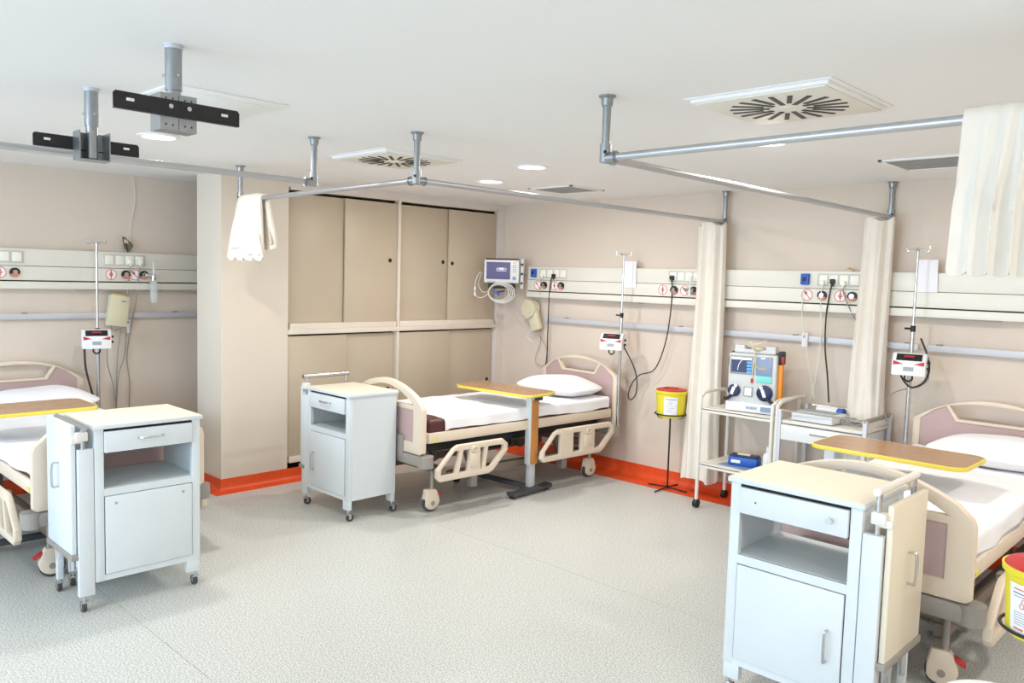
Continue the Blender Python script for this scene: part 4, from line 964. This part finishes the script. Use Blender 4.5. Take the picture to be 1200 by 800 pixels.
for k in range(9):
    a = PI*1.05+k*PI*.62/8; B((.075+.055*math.cos(a), YF-.004, .375+.05*math.sin(a)), (.010, .004, .010), .002).build('yellow_key', 'ykey', kp)
B((.13, YF-.004, .40), (.014, .004, .012), .002).build('yellow_key', 'ykey', kp); B((.08, YF-.004, .405), (.03, .004, .008)).build('key_label', 'screenw', kp)
B((.095, YF-.002, .25), (.11, .006, .05), .002).build('teal_keypad', 'teal', t)
B((.005, YF-.006, .235), (.016, .014, .035), .004).build('red_toggle', 'redp', t)
p = B((-.02, YF-.001, .15), (.07, .006, .075), .003).build('printer_door', 'lcd', t); B((-.02, YF-.005, .15), (.05, .003, .058)).build('printer_paper', 'paper', p)
for x, s in ((-.125, .9), (.105, 1.15)):
    pd = MB().lathe([(0, 0), (.05*s, 0), (.052*s, .012), (.04*s, .022), (0, .024)], (x, YF, .15), 26, rot3(PI/2, 0, 0)).build('paddle', 'navy', t)
    B((x-.004, YF-.026, .15), (.024, .008, .06), .003, rot3(0, .35 if x < 0 else -.35, 0)).build('paddle_label', 'paper', pd)
    MB().cyl((x+(.018 if x < 0 else -.022), YF-.02, .19), (x+(.018 if x < 0 else -.022), YF-.032, .19), .013, 12).build('paddle_button', 'devwhite', pd)
    MB().tube([(x-.02 if x < 0 else x+.02, YF-.01, .11), (x-.05 if x < 0 else x+.06, YF-.02, .085), (x-.075 if x < 0 else x+.10, YF-.0, .085)], .012, 8, 3).build('paddle_grip', 'black', pd)
q = B((.02, -.1005, .035), (.09, .002, .026)).build('name_plate', 'devgrey', t)
lw = MB()
for k, wd in enumerate((.012, .006, .014, .012, .008)): lw.box((-.012+.016*k, -.1022, .035), (wd, .0015, .016))
lw.build('lettering', 'keypad', q)
B((.128, -.1005, .032), (.085, .002, .036)).build('blue_plate', 'keypad', t)
st = B((DW/2+.016, -.01, .22), (.03, .05, .36), .006).build('orange_strip', 'amber', t)
B((DW/2+.013, .0, .41), (.04, .08, .10), .012).build('side_pouch', 'black', t); B((DW/2+.03, -.03, .40), (.02, .02, .05), .006).build('red_clip', 'redp', t)
MB().tube([(-DW/2, .0, .27), (-DW/2-.015, 0, .34), (-DW/2-.01, 0, .41), (-DW/2+.03, 0, .44)], .010, 8, 4).build('side_strap', 'black', t)
MB().tube([(-.04, -.02, .52), (.0, -.06, .47), (.02, -.085, .40), (.012, -.085, .32), (.005, -.085, .25)], .004, 6, 4).tube([(-.06, -.0, .51), (-.02, -.05, .50), (.04, -.05, .51), (.08, -.02, .53)], .005, 6, 4).build('lead', 'beigebox', t)
MB().lathe([(0, .52), (.03, .525), (.045, .54), (.03, .555), (0, .56)], (.02, -.01, -.075), 14).build('lead_bundle', 'beigebox', t)
# things on the lower shelf
tag(LH((-.18, -.13, 0), (.16, .13, .003)).build('blue_sheet', 'keypad', None, .6, (2.95, -.29, .346), -.1), 'flat blue sheet lying on the lower trolley shelf', 'sheet')
t = thing('glove_box', 'blue box with white label on the lower trolley shelf', 'box', (2.92, -.285, .349), .2)
B((0, 0, .035), (.22, .12, .07), .010).build('carton', 'blue', t); B((0, 0, .074), (.205, .11, .012), .005).build('lid', 'navy', t)
B((-.05, -.061, .035), (.07, .002, .022)).build('label', 'paper', t); B((.0, 0, .085), (.10, .05, .012), .005).build('tissue', 'cream', t)
t = thing('white_bottle', 'white plastic bottle at the right end of the lower trolley shelf', 'bottle', (3.165, -.40, .346), 0)
MB().lathe([(0, 0), (.036, 0), (.038, .005), (.038, .13), (.03, .15), (.015, .16), (.015, .175), (0, .175)], seg=20).build('body', 'devwhite', t); MB().cyl((0, 0, .17), (0, 0, .20), .017, 14).build('cap', 'devwhite', t)

# ------------------------------------------------------------------ drawer cart with ECG
t = thing('drawer_cart', 'white drawer cart with chrome guard rail behind the right cabinet', 'cart', (3.575, -.275, 0), 0)
hx, hy = .295, .215
for sx in (-1, 1):
    for sy in (-1, 1):
        l = MB().box((sx*hx, sy*hy, .465), (.028, .028, .77), .002).build('post', 'alu', t)
        MB().cyl((sx*hx-.014, sy*hy, .03), (sx*hx+.014, sy*hy, .03), .03, 16).build('wheel', 'black', l)
        MB().cyl((sx*hx, sy*hy, .05), (sx*hx, sy*hy, .09), .009, 8).build('caster_stem', 'chrome', l)
LH((-hx, -hy, .755), (hx, hy, .775), .003).build('top', 'cart', t)
LH((-hx+.012, -hy, .60), (hx-.012, -hy+.016, .64)).build('drawer_rail', 'cart', t) if False else None
dr = LH((-hx+.016, -hy-.012, .64), (hx-.016, hy-.02, .745), .003).build('drawer', 'devwhite', t)
LH((-.07, -hy-.018, .70), (.07, -hy-.010, .708), .001).build('handle', 'bumper', dr)
LH((-hx, -hy, .22), (hx, hy, .24), .003).build('lower_shelf', 'cart', t)
k = MB()
for a, b in (((-hx, -hy), (hx, -hy)), ((hx, -hy), (hx, hy)), ((hx, hy), (-hx, hy))):
    k.cyl((a[0], a[1], .845), (b[0], b[1], .845), .006, 8)
k.build('guard_rail', 'chrome', t)
B((hx, 0, .845), (.022, .46, .024), .004).build('end_rail', 'bumper', t)
B((hx-.002, 0, .805), (.008, .40, .045), .002).build('end_panel', 'cart', t)
MB().tube([(-hx-.02, -hy, .30), (-hx-.02, -hy, .82), (-hx-.02, -hy+.02, .868), (-hx-.02, -hy+.07, .893), (-hx-.02, .05, .905), (-hx-.02, hy, .90)], .014, 10, 5).build('push_handle', 'cart', t)
t = thing('ecg_recorder', 'flat white recorder with dark slot on the drawer cart', 'recorder', (3.50, -.35, .776), -.05)
MB().box((0, 0, .035), (.30, .23, .06), .012).build('housing', 'devwhite', t)
B((-.01, .02, .067), (.26, .10, .008), .003).build('display', 'lcd', t); B((0, -.07, .066), (.24, .05, .006), .002).build('keypad', 'devgrey', t)
t = thing('paper_roll', 'white paper roll with blue end beyond the recorder', 'roll', (3.50, -.17, .825), -.05)
MB().cyl((-.09, 0, 0), (.06, 0, 0), .038, 20).build('roll', 'devwhite', t); MB().cyl((.06, 0, 0), (.10, 0, 0), .0385, 20).build('wrapper', 'blue', t)
t = thing('ecg_leads', 'tangle of white leads on the drawer cart', 'cable', (3.74, -.25, .776), 0)
rnd = random.Random(4)
for k in range(7):
    c0 = (rnd.uniform(-.07, .05), rnd.uniform(-.08, .08)); r0_ = rnd.uniform(.045, .085); a0 = rnd.uniform(0, 6)
    MB().tube([(c0[0]+r0_*math.cos(a0+q*.55)*(1+.1*math.sin(q*1.3)), c0[1]+r0_*math.sin(a0+q*.55), .008+.035*abs(math.sin(q*.5+k))) for q in range(12)], .0045, 6, 4).build('lead', 'cable_w' if k % 3 else 'cable_g', t)
for k in range(4): B((-.06+.05*k, -.02+.03*(k % 2), .02), (.05, .02, .018), .005, RZ(k*.8)).build('clip', ('cable_w', 'lcd', 'cable_w', 'cable_g')[k], t)
